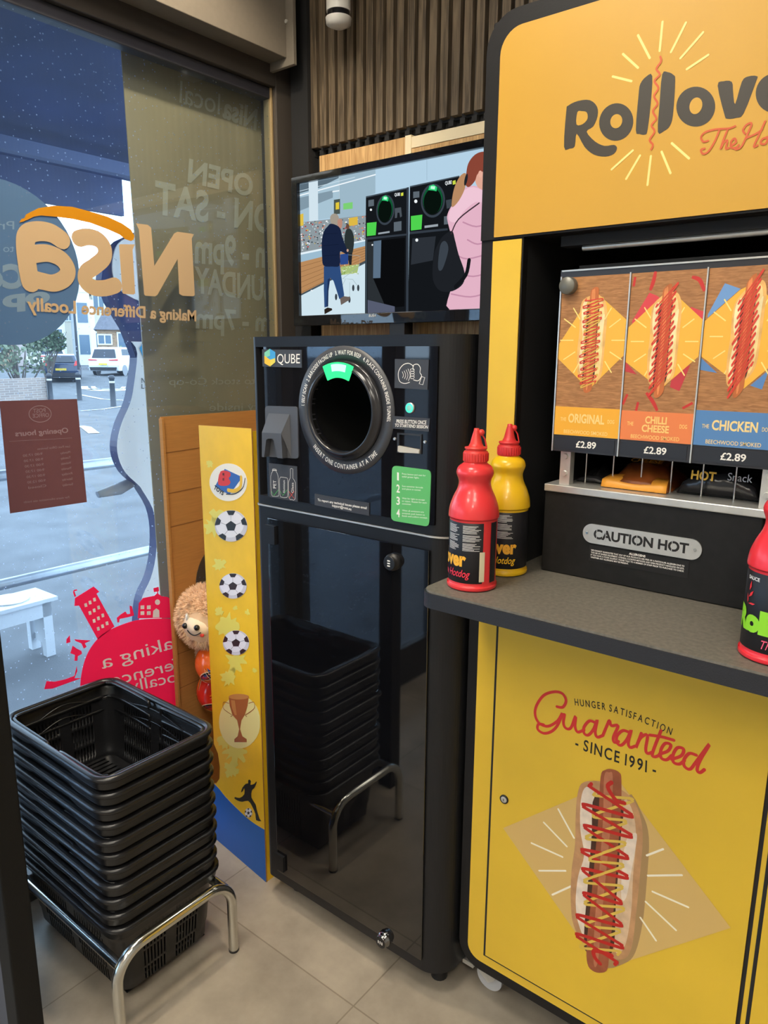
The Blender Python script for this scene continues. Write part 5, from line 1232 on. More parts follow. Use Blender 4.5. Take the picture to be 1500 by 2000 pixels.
s.decal(bfm, bz_([(342, 1262), (427, 1262), (422, 1300), (410, 1340), (396, 1362), (390, 1400), (400, 1430), (418, 1442), (418, 1455), (366, 1455), (366, 1442), (380, 1430), (386, 1400), (378, 1362), (358, 1340), (346, 1300)]), .0012, CU, .0002); s.decal(bfm, bz_(ell(385, 1262, 43, 12, 24)), .0014, CU2, .0002)
s.decal(bfm, bz_([(352, 1276), (368, 1278), (376, 1340), (368, 1340), (356, 1310)]), .0014, CU2, .0002)
for sg in (-1, 1): s.ribbon(bfm, bz_([(385+sg*42, 1290), (385+sg*64, 1285), (385+sg*66, 1310), (385+sg*46, 1328), (385+sg*28, 1340), (385+sg*34, 1346)]), .0022, .0012, CU, sm=4)
s.build('trophy_print', fs_)
s = MB()
s.decal(bfm, bz_(smooth([(430, 1614), (436, 1622), (434, 1636), (450, 1632), (458, 1622), (460, 1628), (450, 1650), (440, 1660), (438, 1690), (456, 1720), (460, 1740), (472, 1780), (480, 1790), (458, 1786), (455, 1760), (440, 1725), (424, 1704), (400, 1708), (382, 1704), (366, 1694), (370, 1688), (388, 1692), (408, 1676), (408, 1650), (402, 1662), (394, 1668), (400, 1648), (414, 1632), (424, 1630), (424, 1618)], 2, True)), .0010, BK, .0002); s.build('player_silhouette', fs_)
# inside sheets: window side with the round cut-out, rear, right side
s = MB(); bxf = FX(-1.95); zc = .83; yc = 1.60; ro = .16
outer = [];
N = 40
for i in range(N):
    t = 2*pi*i/N; c_, s_ = cos(t), sin(t); kx = ((1.79-yc) if c_ > 0 else (1.342-yc))/c_ if abs(c_) > 1e-6 else 1e9; kz = ((1.41-zc) if s_ > 0 else (.0-zc))/s_ if abs(s_) > 1e-6 else 1e9
    k = min(kx, kz); outer.append((yc+c_*k, zc+s_*k))
for c2, c3 in ((1.79, 1.41), (1.342, 1.41), (1.342, 0), (1.79, 0)):
    j = min(range(N), key=lambda q: (outer[q][0]-c2)**2+(outer[q][1]-c3)**2); outer[j] = (c2, c3)
inner = [(yc+min(ro, 1.77-yc)*cos(2*pi*i/N) if cos(2*pi*i/N) > 0 else yc+ro*cos(2*pi*i/N), zc+ro*sin(2*pi*i/N)) for i in range(N)]
s.ringprism(bxf, outer, inner, -.004, 0, CARD)
for z_ in (1.30, 1.17, 1.06, .62, .5): s.ribbon(bxf, [(1.345, z_-.004), (1.45, z_), (1.6, z_+.003), (1.785, z_)] if z_ > 1.03 or z_ < .6 else [(1.345, z_), (1.41, z_)], .0022, .0006, mat('card_crease', hexc('#7c5226'), .8), sm=2)
s.build('side_sheet', db)
s = MB(); s.box((-1.95, 1.79, 0), (-1.5, 1.794, 1.40), CARD); s.box((-1.502, 1.318, 0), (-1.498, 1.79, 1.398), CYL); s.box((-1.95, 1.35, 0.004), (-1.5, 1.79, .008), CARD); s.build('rear_sheets', db)
MB().box((-1.954, 1.338, 0), (-1.938, 1.346, 1.405), CARD).build('corner_fold', db)

# plush toy: furry cream creature with a smooth printed face
def fur(s, c, r, sc, n, ln_, M, seed=1, avoid=None):
    rg = random.Random(seed); c = Vector(c)
    for _ in range(n):
        z = rg.uniform(-1, 1); t = rg.uniform(0, 2*pi); q = sqrt(1-z*z); nrm = Vector((q*cos(t), q*sin(t), z))
        if avoid and nrm.dot(avoid[0]) > avoid[1]: continue
        p = c+Vector((nrm.x*sc[0], nrm.y*sc[1], nrm.z*sc[2]))*r; d = (nrm+Vector((rg.uniform(-.7, .7), rg.uniform(-.7, .7), rg.uniform(-.9, .3)))).normalized()*ln_*rg.uniform(.6, 1.2)
        a = nrm.orthogonal().normalized(); a = (a*cos(t*7)+nrm.cross(a)*sin(t*7))*.0022
        s.add([p-a, p+a, p+d], [(0, 1, 2)], M)
FUR = mat('cream_plush', hexc('#eac39b'), .9, sheen=.4)
hcn = Vector((-1.845, 1.40, .765))
pt_ = thing('plush_toy', 'cream furry plush toy with smiling face slumped inside the toy bin', 'plush toy', (-1.77, 1.5, .4))
tocam = (CAM-hcn).normalized(); fdir = (tocam-_r*.38+Vector((0, 0, -.42))).normalized()
s = MB(); s.sphere(hcn, .090, FUR, 28, 18, (1.05, 1.0, 1.12)); fur(s, hcn, .089, (1.05, 1, 1.12), 10000, .017, FUR, 2, (fdir, .86))
s.build('head', pt_)
s = MB(); bcn = hcn+Vector((.0, .09, -.17)); s.sphere(bcn, .085, FUR, 20, 14, (1, 1, 1.2)); fur(s, bcn, .085, (1, 1, 1.2), 3500, .017, FUR, 3)
a1_ = hcn+Vector((-.035, .03, -.13)); s.sphere(a1_, .035, FUR, 16, 10, (1, 1, 1.8)); fur(s, a1_, .036, (1, 1, 1.8), 2600, .016, FUR, 5)
s.build('body', pt_)
# face patch
fu = fdir.cross(Vector((0, 0, 1))).normalized()*-1; fv = fdir.cross(fu)*-1
if fv.z < 0: fv = -fv
ang = radians(-20); fu2 = fu*cos(ang)+fv*sin(ang); fv2 = -fu*sin(ang)+fv*cos(ang)
FV = mat('plush_face_cloth', hexc('#f2d9bd'), .8)
fc2 = hcn+fdir*.045
s = MB(); vs = []; K = 24; nr = 6
for j in range(nr+1):
    rr_ = .052*j/nr
    for i in range(K):
        t = 2*pi*i/K; vs.append(fc2+fu2*rr_*cos(t)*1.1+fv2*rr_*sin(t)*.85+fdir*(.058*cos(j/nr*1.15)))
s.add(vs, [(j*K+i, j*K+(i+1) % K, (j+1)*K+(i+1) % K, (j+1)*K+i) for j in range(nr) for i in range(K)], FV, True)
s.build('face', pt_)
def onface(a, b, lift=.0015):
    rr_ = math.hypot(a/1.1, b/.85); return fc2+fu2*a+fv2*b+fdir*(.058*cos(rr_/.052*1.15)+lift)
s = MB()
for a, b, r0 in ((.006, .012, .0095), (-.034, -.004, .0095)):
    s.sphere(onface(a, b), r0, mat('eye_black', (.01, .01, .01), .1), 14, 10); s.sphere(onface(a-.002, b+.003, .0085), .0022, WHITE, 8, 6)
s.tube([onface(-.022+.044*t, -.012-.016*sin(pi*t)+.012*t, .002) for t in [i/12 for i in range(13)]], .0016, BK, 8)
s.sphere(onface(.026, -.012, -.001), .007, ink('#e03a30'), 10, 8); s.sphere(onface(-.038, .022, .003), .010, WHITE, 10, 8, (.6, .6, 1.3))
s.build('face_features', pt_)
# toy balls with swirls
def toy_ball(c, r, col, cols, label, seed, nm='toy_ball'):
    t = thing(nm, label, 'ball', c, 'printed toy balls in the toy bin'); rg = random.Random(seed); c = Vector(c)
    s = MB(); s.sphere(c, r, mat('ball_'+col, hexc(col), .15, coat=.5), 32, 20); s.build('ball', t)
    s = MB()
    for k in range(16):
        z = rg.uniform(-1, 1); tt = rg.uniform(0, 2*pi); q = sqrt(1-z*z); n0 = Vector((q*cos(tt), q*sin(tt), z)); a = n0.orthogonal().normalized(); b = n0.cross(a); ph = rg.uniform(0, 6)
        for jj, (cc_, w0) in enumerate(((cols[k % len(cols)], .13), ('#1d1a17', .035), ('#f5d9b0', .02))):
            pts = []
            for i in range(13):
                u = i/12*2.2; rr_ = (.75-.28*i/12)+jj*.06; d = n0*cos(rr_)+(a*cos(ph+u)+b*sin(ph+u))*sin(rr_); pts.append(d.normalized())
            L_ = []; 
            for i, d in enumerate(pts):
                tn = (pts[min(12, i+1)]-pts[max(0, i-1)]).normalized(); sd = d.cross(tn).normalized()*w0*sin(pi*(i+.5)/13)
                L_ += [c+(d+sd).normalized()*r*(1.006+.002*jj), c+(d-sd).normalized()*r*(1.006+.002*jj)]
            s.add(L_, [(2*i, 2*i+1, 2*i+3, 2*i+2) for i in range(12)], mat('ballink_'+cc_, hexc(cc_), .15, coat=.5), True)
    s.build('swirl_print', t); return t
toy_ball((-1.822, 1.415, .605), .072, '#ee6a22', ['#3c4a8c', '#f2953a', '#d83a20'], 'orange and blue swirled ball under the plush toy', 1)
toy_ball((-1.865, 1.45, .48), .075, '#d8301c', ['#f07a2a', '#8a1f18', '#f0a23a'], 'red and orange swirled ball lower in the toy bin', 2)
toy_ball((-1.735, 1.42, .285), .06, '#26336e', ['#e0702a', '#4a1f58', '#f0a23a'], 'dark blue ball with orange swirls low behind the yellow sheet', 3)

# ================================================================== OUTSIDE
def ground_z(d): return 0.0 if d < 36 else (d-36)*.05 if d < 45 else .45+(d-45)*.012
ASP = mat('asphalt', (.105, .11, .118), .85, noise=.22, nscale=2.2, bump=.6, bscale=120)
s = MB(); vs = []; fs = []; NA, NR = 24, 30
Rr = [0, 3, 6, 10, 15, 20, 24, 28, 32, 36, 40, 45, 50, 60, 75, 90, 120]
for r0 in Rr:
    for i in range(NA+1):
        a = radians(8+164*i/NA); vs.append((XW-.13-r0*sin(a), r0*cos(a)*1.0+1.0, -.03+ground_z(r0)))
for j in range(len(Rr)-1):
    for i in range(NA): fs.append((j*(NA+1)+i, j*(NA+1)+i+1, (j+1)*(NA+1)+i+1, (j+1)*(NA+1)+i))
s.add(vs, fs, ASP); s.add([(XW-.12, -30, -.031), (XW-.12, 30, -.031), (-25, 30, -.031), (-25, -30, -.031)], [(0, 1, 2, 3)], ASP); g_ = struct(s.build('floor_street'))
def gz(x, y): return -.03+ground_z(math.hypot(x-XW, y-1))
def gp(px_, py_):
    z = 0
    for _ in range(12): p = atz(px_, py_, z); z = gz(p.x, p.y)
    return p
rm = MB(); RW = mat('road_paint', (.62, .62, .62), .7)
def rline(pts, w_):
    P = [gp(*q) for q in pts]; L_ = []
    for i, p in enumerate(P):
        a = P[max(0, i-1)]; b = P[min(len(P)-1, i+1)]; d = (b-a); d.z = 0; d.normalize(); n = Vector((-d.y, d.x, 0))*w_/2
        L_ += [(p.x+n.x, p.y+n.y, gz(p.x+n.x, p.y+n.y)+.012), (p.x-n.x, p.y-n.y, gz(p.x-n.x, p.y-n.y)+.012)]
    rm.add(L_, [(2*i, 2*i+1, 2*i+3, 2*i+2) for i in range(len(P)-1)], RW)
rline([(212+48*cos(t), 757+7*sin(t)) for t in [2*pi*i/24 for i in range(25)]], .35)
rline([(212+30*cos(t), 757+4*sin(t)) for t in [2*pi*i/24 for i in range(25)]], .2)
rline([(155, 833), (168, 835), (184, 847)], .22); rline([(158, 803), (200, 800), (258, 791)], .12); rline([(150, 770), (200, 780), (250, 783)], .15)
rm.add([], [], RW); rmo = struct(rm.build('floor_road_markings'))

# hand rail by the shopfront
RX = -3.15; GALV = mat('galvanised_rail', (.42, .46, .50), .35, metal=.7, noise=.15, nscale=8)
hr = thing('hand_rail', 'galvanised two bar hand rail outside the window', 'railing', (RX, 1.4, 0))
for z_, r0 in ((1.095, .024), (.625, .024)): MB().tube([(RX, -1.5, z_), (RX, 6.0, z_)], r0, GALV, 14).build('rail', hr)
for y_ in (-1.5, 3.9, 6.0): MB().tube([(RX, y_, -.03), (RX, y_, 1.095)], .024, GALV, 12).build('post', hr)

# raised dog bowl stand
q1 = atz(113, 1166, .3); WPT = mat('white_painted_wood', (.62, .66, .7), .5)
bs = thing('bowl_stand', 'white painted wooden bowl bench on the ground outside the window', 'stand', (q1.x+.1, q1.y-.25, -.03))
u1 = (atz(0, 1196, .3)-q1); u1.z = 0; u1.normalize(); v1 = Vector((-u1.y, u1.x, 0))
if (atz(70, 1150, .3)-q1).dot(v1) < 0: v1 = -v1
bfz = Frame((q1.x, q1.y, 0), u1, v1)
dpt = abs((atz(70, 1149, .3)-q1).dot(v1)); lng = .75
sg = 1 if bfz.n.z > 0 else -1
def bb(s, a0, b0, a1, b1, z0, z1): 
    P = [bfz.p(a0, b0), bfz.p(a1, b0), bfz.p(a1, b1), bfz.p(a0, b1)]
    s.add([(p.x, p.y, z) for z in (z0, z1) for p in P], [(0, 1, 2, 3), (4, 5, 6, 7), (0, 1, 5, 4), (1, 2, 6, 5), (2, 3, 7, 6), (3, 0, 4, 7)], WPT)
s = MB(); bb(s, 0, 0, lng, dpt, .285, .305); s.build('top_board', bs, fixn=True)
s = MB(); bb(s, .03, .02, lng-.03, .04, .2, .285); bb(s, .03, dpt-.04, lng-.03, dpt-.02, .2, .285); s.build('apron', bs, fixn=True)
for a_ in (.03, lng-.08):
    s = MB(); bb(s, a_, .02, a_+.05, .06, -.03, .285); s.build('leg', bs, fixn=True)
    s = MB(); bb(s, a_, dpt-.06, a_+.05, dpt-.02, -.03, .285); s.build('leg', bs, fixn=True)
    s = MB(); bb(s, a_+.01, .06, a_+.03, dpt-.06, .03, .07)
    for k in range(5): bb(s, a_+.01, .08+k*(dpt-.16)/5, a_+.03, .10+k*(dpt-.16)/5, .07, .2)
    s.build('end_slats', bs, fixn=True)
bwc = atz(18, 1172, .306)
s = MB(); s.lathe([(.085, .31), (.10, .312), (.095, .305), (.075, .27), (0, .262)], (bwc.x, bwc.y, 0), STEEL, 32); tag(s.build('steel_bowl'), 'steel bowl set in the white wooden bench outside', 'bowl')

# lottery sign (forecourt sign) with wavy outline
SXN = -2.5; sfm = FX(SXN)
ls = thing('forecourt_sign', 'tall wavy white and blue lottery sign standing just outside the window', 'sign', (SXN, 1.75, -.03))
WS = mat('white_sign', (.95, .95, .97), .4); NV = mat('navy_sign', hexc('#1a2a66'), .4)
def sp_(pts): return [sfm.px(*p) for p in pts]
left = [(256, 667), (268, 690), (261, 755), (254, 788), (238, 825), (229, 862), (231, 893), (245, 923), (271, 948), (278, 958), (298, 993), (306, 1035), (304, 1088), (294, 1130), (278, 1165), (272, 1206), (268, 1300)]
s = MB(); s.prism(sfm, sp_(smooth(left, 3)+[(420, 1300), (420, 670)]), -.05, 0, WS, NV); s.build('lower_panel', ls)
s = MB(); up = [(256, 667), (245, 640), (215, 590), (200, 545), (205, 500), (235, 470), (300, 440), (420, 430), (420, 700), (268, 700)]
s.prism(sfm, sp_(up), -.045, -.006, NV); s.prism(sfm, sp_(smooth([(238, 470), (222, 500), (222, 540), (240, 570), (290, 590), (340, 560), (340, 480), (290, 455)], 4, True)), -.006, .0, WS); s.build('upper_panel', ls)
s = MB(); s.decal(sfm, sp_([(272, 680), (283, 664), (290, 690), (282, 706)]), .002, ink('#2aa4e0')); s.text(sfm, 'NATIONAL', *sp_([(276, 748), (330, 748), (276, 738)]), .002, ink('#303038'), .0); s.text(sfm, 'LOTTERY', *sp_([(276, 759), (330, 759), (276, 750)]), .002, ink('#303038'), .0); s.build('sign_print', ls)
q = sfm.px(232, 960); 
s = MB(); s.tube([(SXN-.05, q[0]-.06, q[1]-.01), (SXN-.05, q[0]+.03, q[1]), (SXN-.05, q[0]+.12, q[1]+.03)], [.014, .026, .02], mat('grey_sign_arm', (.3, .32, .36), .4), 12, sx=.7); s.build('arm', ls)
MB().box((SXN-.25, 1.55, -.03), (SXN+.1, 2.3, .05), NV).build('sign_base', ls, bevel=.01)

# awning over the shopfront
NAVY = mat('navy_awning', (.022, .035, .10), .6, noise=.25, nscale=3)
aw = thing('awning', 'dark navy awning above the shopfront, seen from below', 'awning', (-3.0, 0, 2.7))
s = MB(); Fy = Frame((0, 0, 0), (1, 0, 0), (0, 0, 1))
s.add([(-2.13, -6, 2.80), (-2.13, 2.75, 2.80), (-4.05, 2.75, 2.60), (-4.05, -6, 2.60), (-2.13, -6, 2.86), (-2.13, 2.75, 2.86), (-4.05, 2.75, 2.66), (-4.05, -6, 2.66)], [(0, 1, 2, 3), (7, 6, 5, 4), (0, 4, 5, 1), (1, 5, 6, 2), (2, 6, 7, 3), (3, 7, 4, 0)], NAVY); s.build('canopy', aw)
MB().box((-4.08, -6, 2.40), (-4.05, 2.62, 2.66), NAVY).build('valance', aw)
MB().box((-3.6, -6, 2.50), (-3.54, 2.85, 2.56), mat('navy_bar', (.04, .06, .14), .5)).build('front_bar', aw)

# bollards
BOLM = mat('dark_bollard', (.035, .04, .05), .5)
def bollard(px_, py_, lb):
    p = gp(px_, py_); d = (p-CAM).dot(_f)
    t = thing('bollard', lb, 'bollard', p, 'bollards along the pavement'); z = p.z
    MB().lathe([(.11, z), (.09, z+.02), (.075, z+.85), (.095, z+.87), (.095, z+.93), (.06, z+.98), (0, z+.99)], (p.x, p.y, 0), BOLM, 20).build('shaft', t)
    MB().lathe([(.086, z+.74), (.0865, z+.80)], (p.x, p.y, 0), mat('reflector_band', (.6, .6, .6), .4), 20, caps=False).build('reflective_band', t)
bollard(222, 794, 'black bollard standing alone on the right of the street view'); bollard(100, 786, 'black bollard in front of the left rear light of the blue car'); bollard(156, 782, 'black bollard in front of the right rear corner of the blue car')

# cars
def car(px_, py_, wpx, yaw, col, label, wid=1.75, L_=4.1, Hc=1.5, plate='#e8c84a', suv=False, ptxt=None):
    p = gp(px_, py_); d0 = (p-CAM); dist = F_PX*wid/wpx; k = dist/d0.dot(_f)
    p = CAM+d0*k; p.z = gz(p.x, p.y); z0 = p.z; t = thing('car', label, 'car', (p.x, p.y, z0), 'cars parked in the street')
    cyw, syw = cos(yaw), sin(yaw)
    def W(a, b, c): return (p.x+a*cyw-b*syw, p.y+a*syw+b*cyw, z0+c)      # a across, b forward, c up
    body = mat('car_paint_'+col, hexc(col), .25, coat=.6); GLS = mat('car_glass', (.02, .03, .045), .05)
    prof = [(0, .35), (-.02, .6), (.02, .95), (.12, 1.0), (.45 if not suv else .3, Hc-.08), (.9, Hc), (2.0, Hc-.02), (2.7, 1.05), (L_-.2, .85), (L_, .6), (L_, .3), (.05, .28)]
    n = len(prof); vs = []
    cols_ = [(-.5, .93), (-.47, 1.0), (0, 1.02), (.47, 1.0), (.5, .93)]
    for a, kk in cols_:
        for b, c in prof:
            nar = 1-.18*max(0, (c-.95)/(Hc-.95)); vs.append(W(a*wid*nar, b+(0 if abs(a) < .49 else .03*(1 if b < L_/2 else -1)), c*(1 if abs(a) < .49 else .985)))
    fs = [(i*n+j, (i+1)*n+j, (i+1)*n+(j+1) % n, i*n+(j+1) % n) for i in range(4) for j in range(n)]+[tuple(range(n-1, -1, -1)), tuple(range(4*n, 5*n))]
    s = MB(); s.add(vs, fs, body, False); bo = s.build('car_body', t, bevel=.05, seg=3, fixn=True)
    nw = 1-.18*.25; nt = 1-.18*.8
    rb0, rb1 = .115, (.40 if not suv else .28)
    s = MB(); s.add([W(-.42*wid*nw, rb0-.02, 1.03), W(.42*wid*nw, rb0-.02, 1.03), W(.39*wid*nt, rb1-.03, Hc-.13), W(-.39*wid*nt, rb1-.03, Hc-.13)], [(0, 1, 2, 3)], GLS); s.build('rear_window', t, solid=.01)
    for sg_ in (-1, 1):
        s = MB(); x0, x1 = sg_*wid*.505*nw, sg_*wid*.505*nt*.985
        s.add([W(x0, .55, 1.02), W(x0, 2.5, 1.02), W(x1, 2.0, Hc-.12), W(x1, .75, Hc-.12)], [(0, 1, 2, 3)], GLS); s.build('side_window', t, solid=.01)
        s = MB(); TL = mat('tail_light_red', (.6, .03, .03), .2, emis=(.8, .05, .04), es=.25)
        if suv: s.add([W(sg_*wid*.2, -.035, .93), W(sg_*wid*.49, .0, .95), W(sg_*wid*.49, .0, .88), W(sg_*wid*.2, -.035, .88)], [(0, 1, 2, 3)], TL)
        else: s.add([W(sg_*wid*.38, -.03, .85), W(sg_*wid*.49, .02, .88), W(sg_*wid*.485, .1, 1.12), W(sg_*wid*.43, .06, 1.1)], [(0, 1, 2, 3)], TL)
        s.build('tail_light', t, solid=.03)
        for b in (.75, L_-.8):
            s = MB(); a0_ = Vector(W(sg_*wid*.505, b, .31)); a1_2 = Vector(W(sg_*wid*.40, b, .31)); s.cyl(a0_, a1_2, .32, .32, mat('tyre', (.02, .02, .02), .7), 24, capM=mat('alloy', (.3, .31, .33), .35, metal=.6)); s.build('wheel', t)
    s = MB(); s.add([W(-.42*wid, -.05, .32), W(.42*wid, -.05, .32), W(.45*wid, -.06, .5), W(-.45*wid, -.06, .5)], [(0, 1, 2, 3)], mat('bumper_black', (.03, .03, .035), .5)); s.build('bumper', t, solid=.05)
    s = MB(); s.add([W(-.26, -.075, .62), W(.26, -.075, .62), W(.26, -.075, .73), W(-.26, -.075, .73)], [(0, 1, 2, 3)], ink(plate)); s.build('number_plate', t, solid=.01)
    return t
vyaw = HEAD
def yaw_at(px_, extra): return HEAD-atan2(px_-750, F_PX)+extra
car(123, 765, 62, yaw_at(123, radians(-4)), '#1f3352', 'small dark blue hatchback parked nearest the shop', 1.65, 3.6, 1.46)
car(204, 738, 62, yaw_at(204, radians(-28)), '#dfe6ee', 'white sports utility car parked on the right of the street', 1.85, 4.5, 1.65, suv=True)
car(106, 730, 52, yaw_at(112, radians(12)), '#d5dde6', 'silver white estate car parked behind the blue hatchback', 1.85, 4.5, 1.6, suv=True)
car(142, 716, 30, yaw_at(142, radians(35)), '#b8402c', 'red car glimpsed between the parked white cars', 1.75, 4.1, 1.5)

# brick garden wall and planting on the left
def brick_mat(name, c1, c2, mo, sc):
    M = bpy.data.materials.new(name); M.use_nodes = True; n = M.node_tree; b = n.nodes['Principled BSDF']; L = n.links.new
    t = n.nodes.new('ShaderNodeTexCoord'); sp2 = n.nodes.new('ShaderNodeSeparateXYZ'); cb = n.nodes.new('ShaderNodeCombineXYZ'); ad = n.nodes.new('ShaderNodeMath'); ad.operation = 'ADD'
    L(t.outputs['Object'], sp2.inputs[0]); L(sp2.outputs[0], ad.inputs[0]); L(sp2.outputs[1], ad.inputs[1]); L(ad.outputs[0], cb.inputs[0]); L(sp2.outputs[2], cb.inputs[1])
    br = n.nodes.new('ShaderNodeTexBrick'); br.inputs['Scale'].default_value = sc; br.inputs['Mortar Size'].default_value = .012; br.inputs['Color1'].default_value = (*c1, 1); br.inputs['Color2'].default_value = (*c2, 1); br.inputs['Mortar'].default_value = (*mo, 1)
    br.inputs['Brick Width'].default_value = .45; br.inputs['Row Height'].default_value = .15
    L(cb.outputs[0], br.inputs['Vector']); L(br.outputs[0], b.inputs['Base Color']); b.inputs['Roughness'].default_value = .85; return M
BRK = brick_mat('garden_brick', hexc('#8c7f78'), hexc('#a08f84'), hexc('#b5aca4'), 2.0); BRK2 = brick_mat('house_brick', hexc('#a88868'), hexc('#8c6a50'), hexc('#b8a890'), 2.0)
pa, pb = gp(94, 786), gp(-80, 800)
dv = (pb-pa).normalized(); nv = Vector((-dv.y, dv.x, 0)); 
if nv.dot(pa-CAM) < 0: nv = -nv
hw_ = 46/F_PX*(pa-CAM).dot(_f)
s = MB(); P = [pa, pb+dv*6, pb+dv*6+nv*.25, pa+nv*.25]
s.add([(p.x, p.y, z) for z in (-.03, hw_) for p in P], [(0, 3, 2, 1), (4, 5, 6, 7), (0, 1, 5, 4), (1, 2, 6, 5), (2, 3, 7, 6), (3, 0, 4, 7)], BRK)
tag(s.build('garden_wall', fixn=True), 'low grey brick garden wall across the road on the left', 'wall')
LEAFA = mat('grey_green_leaf', (.16, .2, .13), .7); LEAFB = mat('dark_green_leaf', (.07, .11, .06), .7); BARK = mat('bark', (.12, .10, .085), .8)
def bush(px_, py_, depth, w_, h_, M, label, n=1600, nm='bush', seed=1, twiggy=False):
    d = ray(px_, py_); p = CAM+d*(depth/d.dot(_f)); z0 = gz(p.x, p.y); t = thing(nm, label, 'bush' if nm == 'bush' else 'tree', (p.x, p.y, z0)); rg = random.Random(seed); s = MB()
    for _ in range(n):
        z = rg.uniform(-.6, 1); tt = rg.uniform(0, 2*pi); q = sqrt(max(0, 1-z*z))*rg.uniform(.5, 1.05); c = Vector((p.x+q*cos(tt)*w_/2, p.y+q*sin(tt)*w_/2, p.z+z*h_/2)); a = Vector((rg.uniform(-1, 1), rg.uniform(-1, 1), rg.uniform(-1, 1))).normalized()*rg.uniform(.05, .12); b = a.orthogonal().normalized()*.06
        s.add([c-a, c+b, c+a, c-b], [(0, 1, 2, 3)], M)
    s.build('foliage', t); s = MB()
    for k in range(14):
        e = Vector((p.x+rg.uniform(-.45, .45)*w_, p.y+rg.uniform(-.45, .45)*w_, p.z+rg.uniform(0, .6)*h_)); b0 = Vector((p.x+rg.uniform(-.1, .1), p.y, z0)); s.tube([b0, (b0+e)/2+Vector((rg.uniform(-.2, .2), 0, .1)), e], [.04, .025, .01], BARK, 6)
    s.build('branches', t)
bush(34, 690, 27, 2.4, 2.4, LEAFA, 'straggly grey green bush behind the garden wall', 520, seed=2); bush(88, 668, 36, 1.9, 1.4, LEAFB, 'rounded dark bush right of the straggly bush', 1500, seed=3); bush(-40, 660, 26, 2.6, 3.4, LEAFA, 'tall bush at the far left edge of the window view', 900, seed=4)
bush(240, 705, 44, 1.2, 1.8, LEAFA, 'bare young tree beside the white car', 60, 'small_tree', 5)

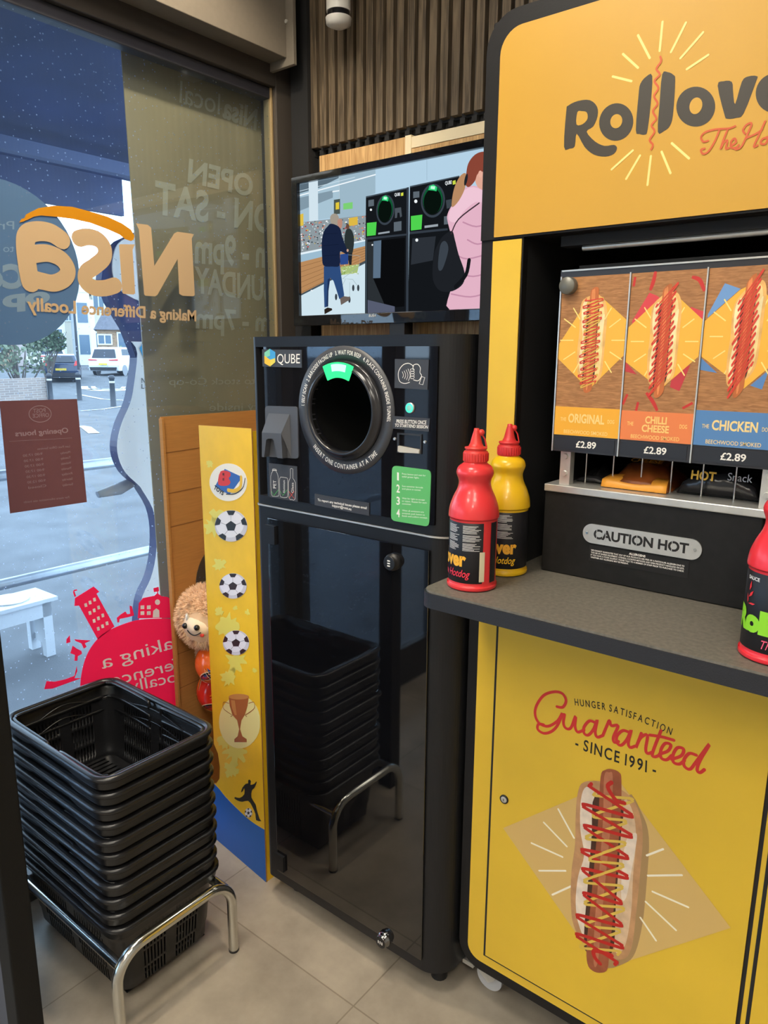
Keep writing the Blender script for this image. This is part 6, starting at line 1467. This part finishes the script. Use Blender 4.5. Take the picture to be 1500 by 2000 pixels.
# houses
def facing_frame(px_, depth, turn=0):
    d = ray(px_, 700); p = CAM+d*(depth/d.dot(_f)); a = yaw_at(px_, turn); return Frame((p.x, p.y, gz(p.x, p.y)), (cos(a), sin(a), 0), (0, 0, 1))
WG = mat('house_glass', (.10, .16, .22), .1); WF = mat('white_joinery', (.7, .72, .72), .5); SLATE = mat('slate_roof', (.10, .10, .12), .7, noise=.2, nscale=6)
def house(px0, px1, depth, eave, ridge, wallm, label, wins, turn=0, gable=True, bay=None, nm='house'):
    fr = facing_frame((px0+px1)/2, depth, turn); W_ = (px1-px0)/F_PX*depth*.985; D_ = 3.6
    t = thing(nm, label, 'house', fr.o)
    s = MB(); s.fbox(fr, -W_/2, -.3, W_/2, eave, -D_, 0, wallm); s.build('wall', t)
    s = MB()
    if gable: s.prism(fr, [(-W_/2-.1, eave), (W_/2+.1, eave), (0, ridge)], -D_, .05, wallm, SLATE); s.prism(fr, [(-W_/2-.2, eave-.05), (0, ridge+.05), (W_/2+.2, eave-.05), (W_/2+.2, eave+.12), (0, ridge+.25), (-W_/2-.2, eave+.12)], -D_-.1, .15, SLATE)
    else: s.add([fr.p(-W_/2-.2, eave, .3), fr.p(W_/2+.2, eave, .3), fr.p(W_/2-.6, ridge, -D_/2), fr.p(-W_/2+.6, ridge, -D_/2), fr.p(-W_/2-.2, eave, -D_-.3), fr.p(W_/2+.2, eave, -D_-.3)], [(0, 1, 2, 3), (1, 5, 2), (5, 4, 3, 2), (4, 0, 3), (0, 4, 5, 1)], SLATE)
    s.build('roof', t)
    for (a, b, w_, h_) in wins:
        x = -W_/2+a*W_; s = MB(); s.ringprism(fr, [(x-w_/2, b), (x+w_/2, b), (x+w_/2, b+h_), (x-w_/2, b+h_)], [(x-w_/2+.09, b+.09), (x+w_/2-.09, b+.09), (x+w_/2-.09, b+h_-.09), (x-w_/2+.09, b+h_-.09)], 0, .1, WF); s.fbox(fr, x-.04, b, x+.04, b+h_, .0, .08, WF); wo = s.build('window', t)
        s = MB(); s.fbox(fr, x-w_/2+.05, b+.05, x+w_/2-.05, b+h_-.05, .001, .05, WG); s.build('pane', wo)
    if bay:
        a, w_, h_ = bay; x = -W_/2+a*W_; s = MB(); s.prism(Frame(fr.o, fr.u, -fr.n), [(x-w_/2, 0), (x-w_/2+.4, -.8), (x+w_/2-.4, -.8), (x+w_/2, 0)], 0, h_, WF); s.build('bay', t)
        for z_ in (.9, 3.5):
            if z_ < h_-1: s = MB(); s.fbox(fr, x-w_/2+.55, z_, x+w_/2-.55, z_+1.6, .8, .84, WG); s.build('bay_window', t)
CRM = mat('cream_render', (.68, .62, .50), .8); WHR = mat('white_render', (.62, .66, .70), .8); PIN = mat('pale_pink_render', (.55, .47, .45), .8)
house(128, 182, 62, 6.0, 7.8, CRM, 'cream terraced house with pointed gable in the middle of the row', [(.25, 3.6, .9, 1.5), (.75, .9, 1.0, 2.0)], bay=(.72, 1.9, 5.4))
house(78, 130, 60, 5.6, 7.2, WHR, 'white terraced house with gable to the left of the row', [(.75, 3.4, .9, 1.4), (.7, 1.0, 1.0, 2.0)], bay=(.3, 1.9, 5.0))
house(20, 80, 58, 5.6, 7.2, PIN, 'pale pink terraced house behind the bushes', [(.3, 3.4, .9, 1.4), (.7, 3.4, .9, 1.4)])
house(182, 246, 66, 7.4, 9.4, CRM, 'tall cream house rising behind the brick bungalow', [(.3, 4.6, 1.0, 1.6), (.75, 4.6, 1.0, 1.6), (.3, 1.2, 1.0, 1.6)])
house(-60, 22, 56, 5.4, 7.0, BRK2, 'brown brick house at the far left behind the trees', [(.3, 3.4, 1, 1.4), (.7, 1, 1, 1.4)])
house(196, 310, 52, 2.75, 4.3, BRK2, 'low brick bungalow with slate roof on the right', [(.12, 1.7, 1.0, .75), (.5, .5, 1.5, 2.1), (.9, .5, 1.5, 2.1)], gable=False, nm='bungalow')
# street lamp column
p = gp(154, 722); lp = thing('lamp_post', 'thin black lamp post in front of the cream houses', 'lamp post', p)
MB().cyl((p.x, p.y, p.z), (p.x, p.y, p.z+5.2), .07, .05, BOLM, 12).build('pole', lp); MB().box((p.x-.3, p.y-.1, p.z+5.2), (p.x+.2, p.y+.1, p.z+5.32), BOLM).build('lantern', lp)

for o in WL:
    if 'wloc' in o: del o['wloc']
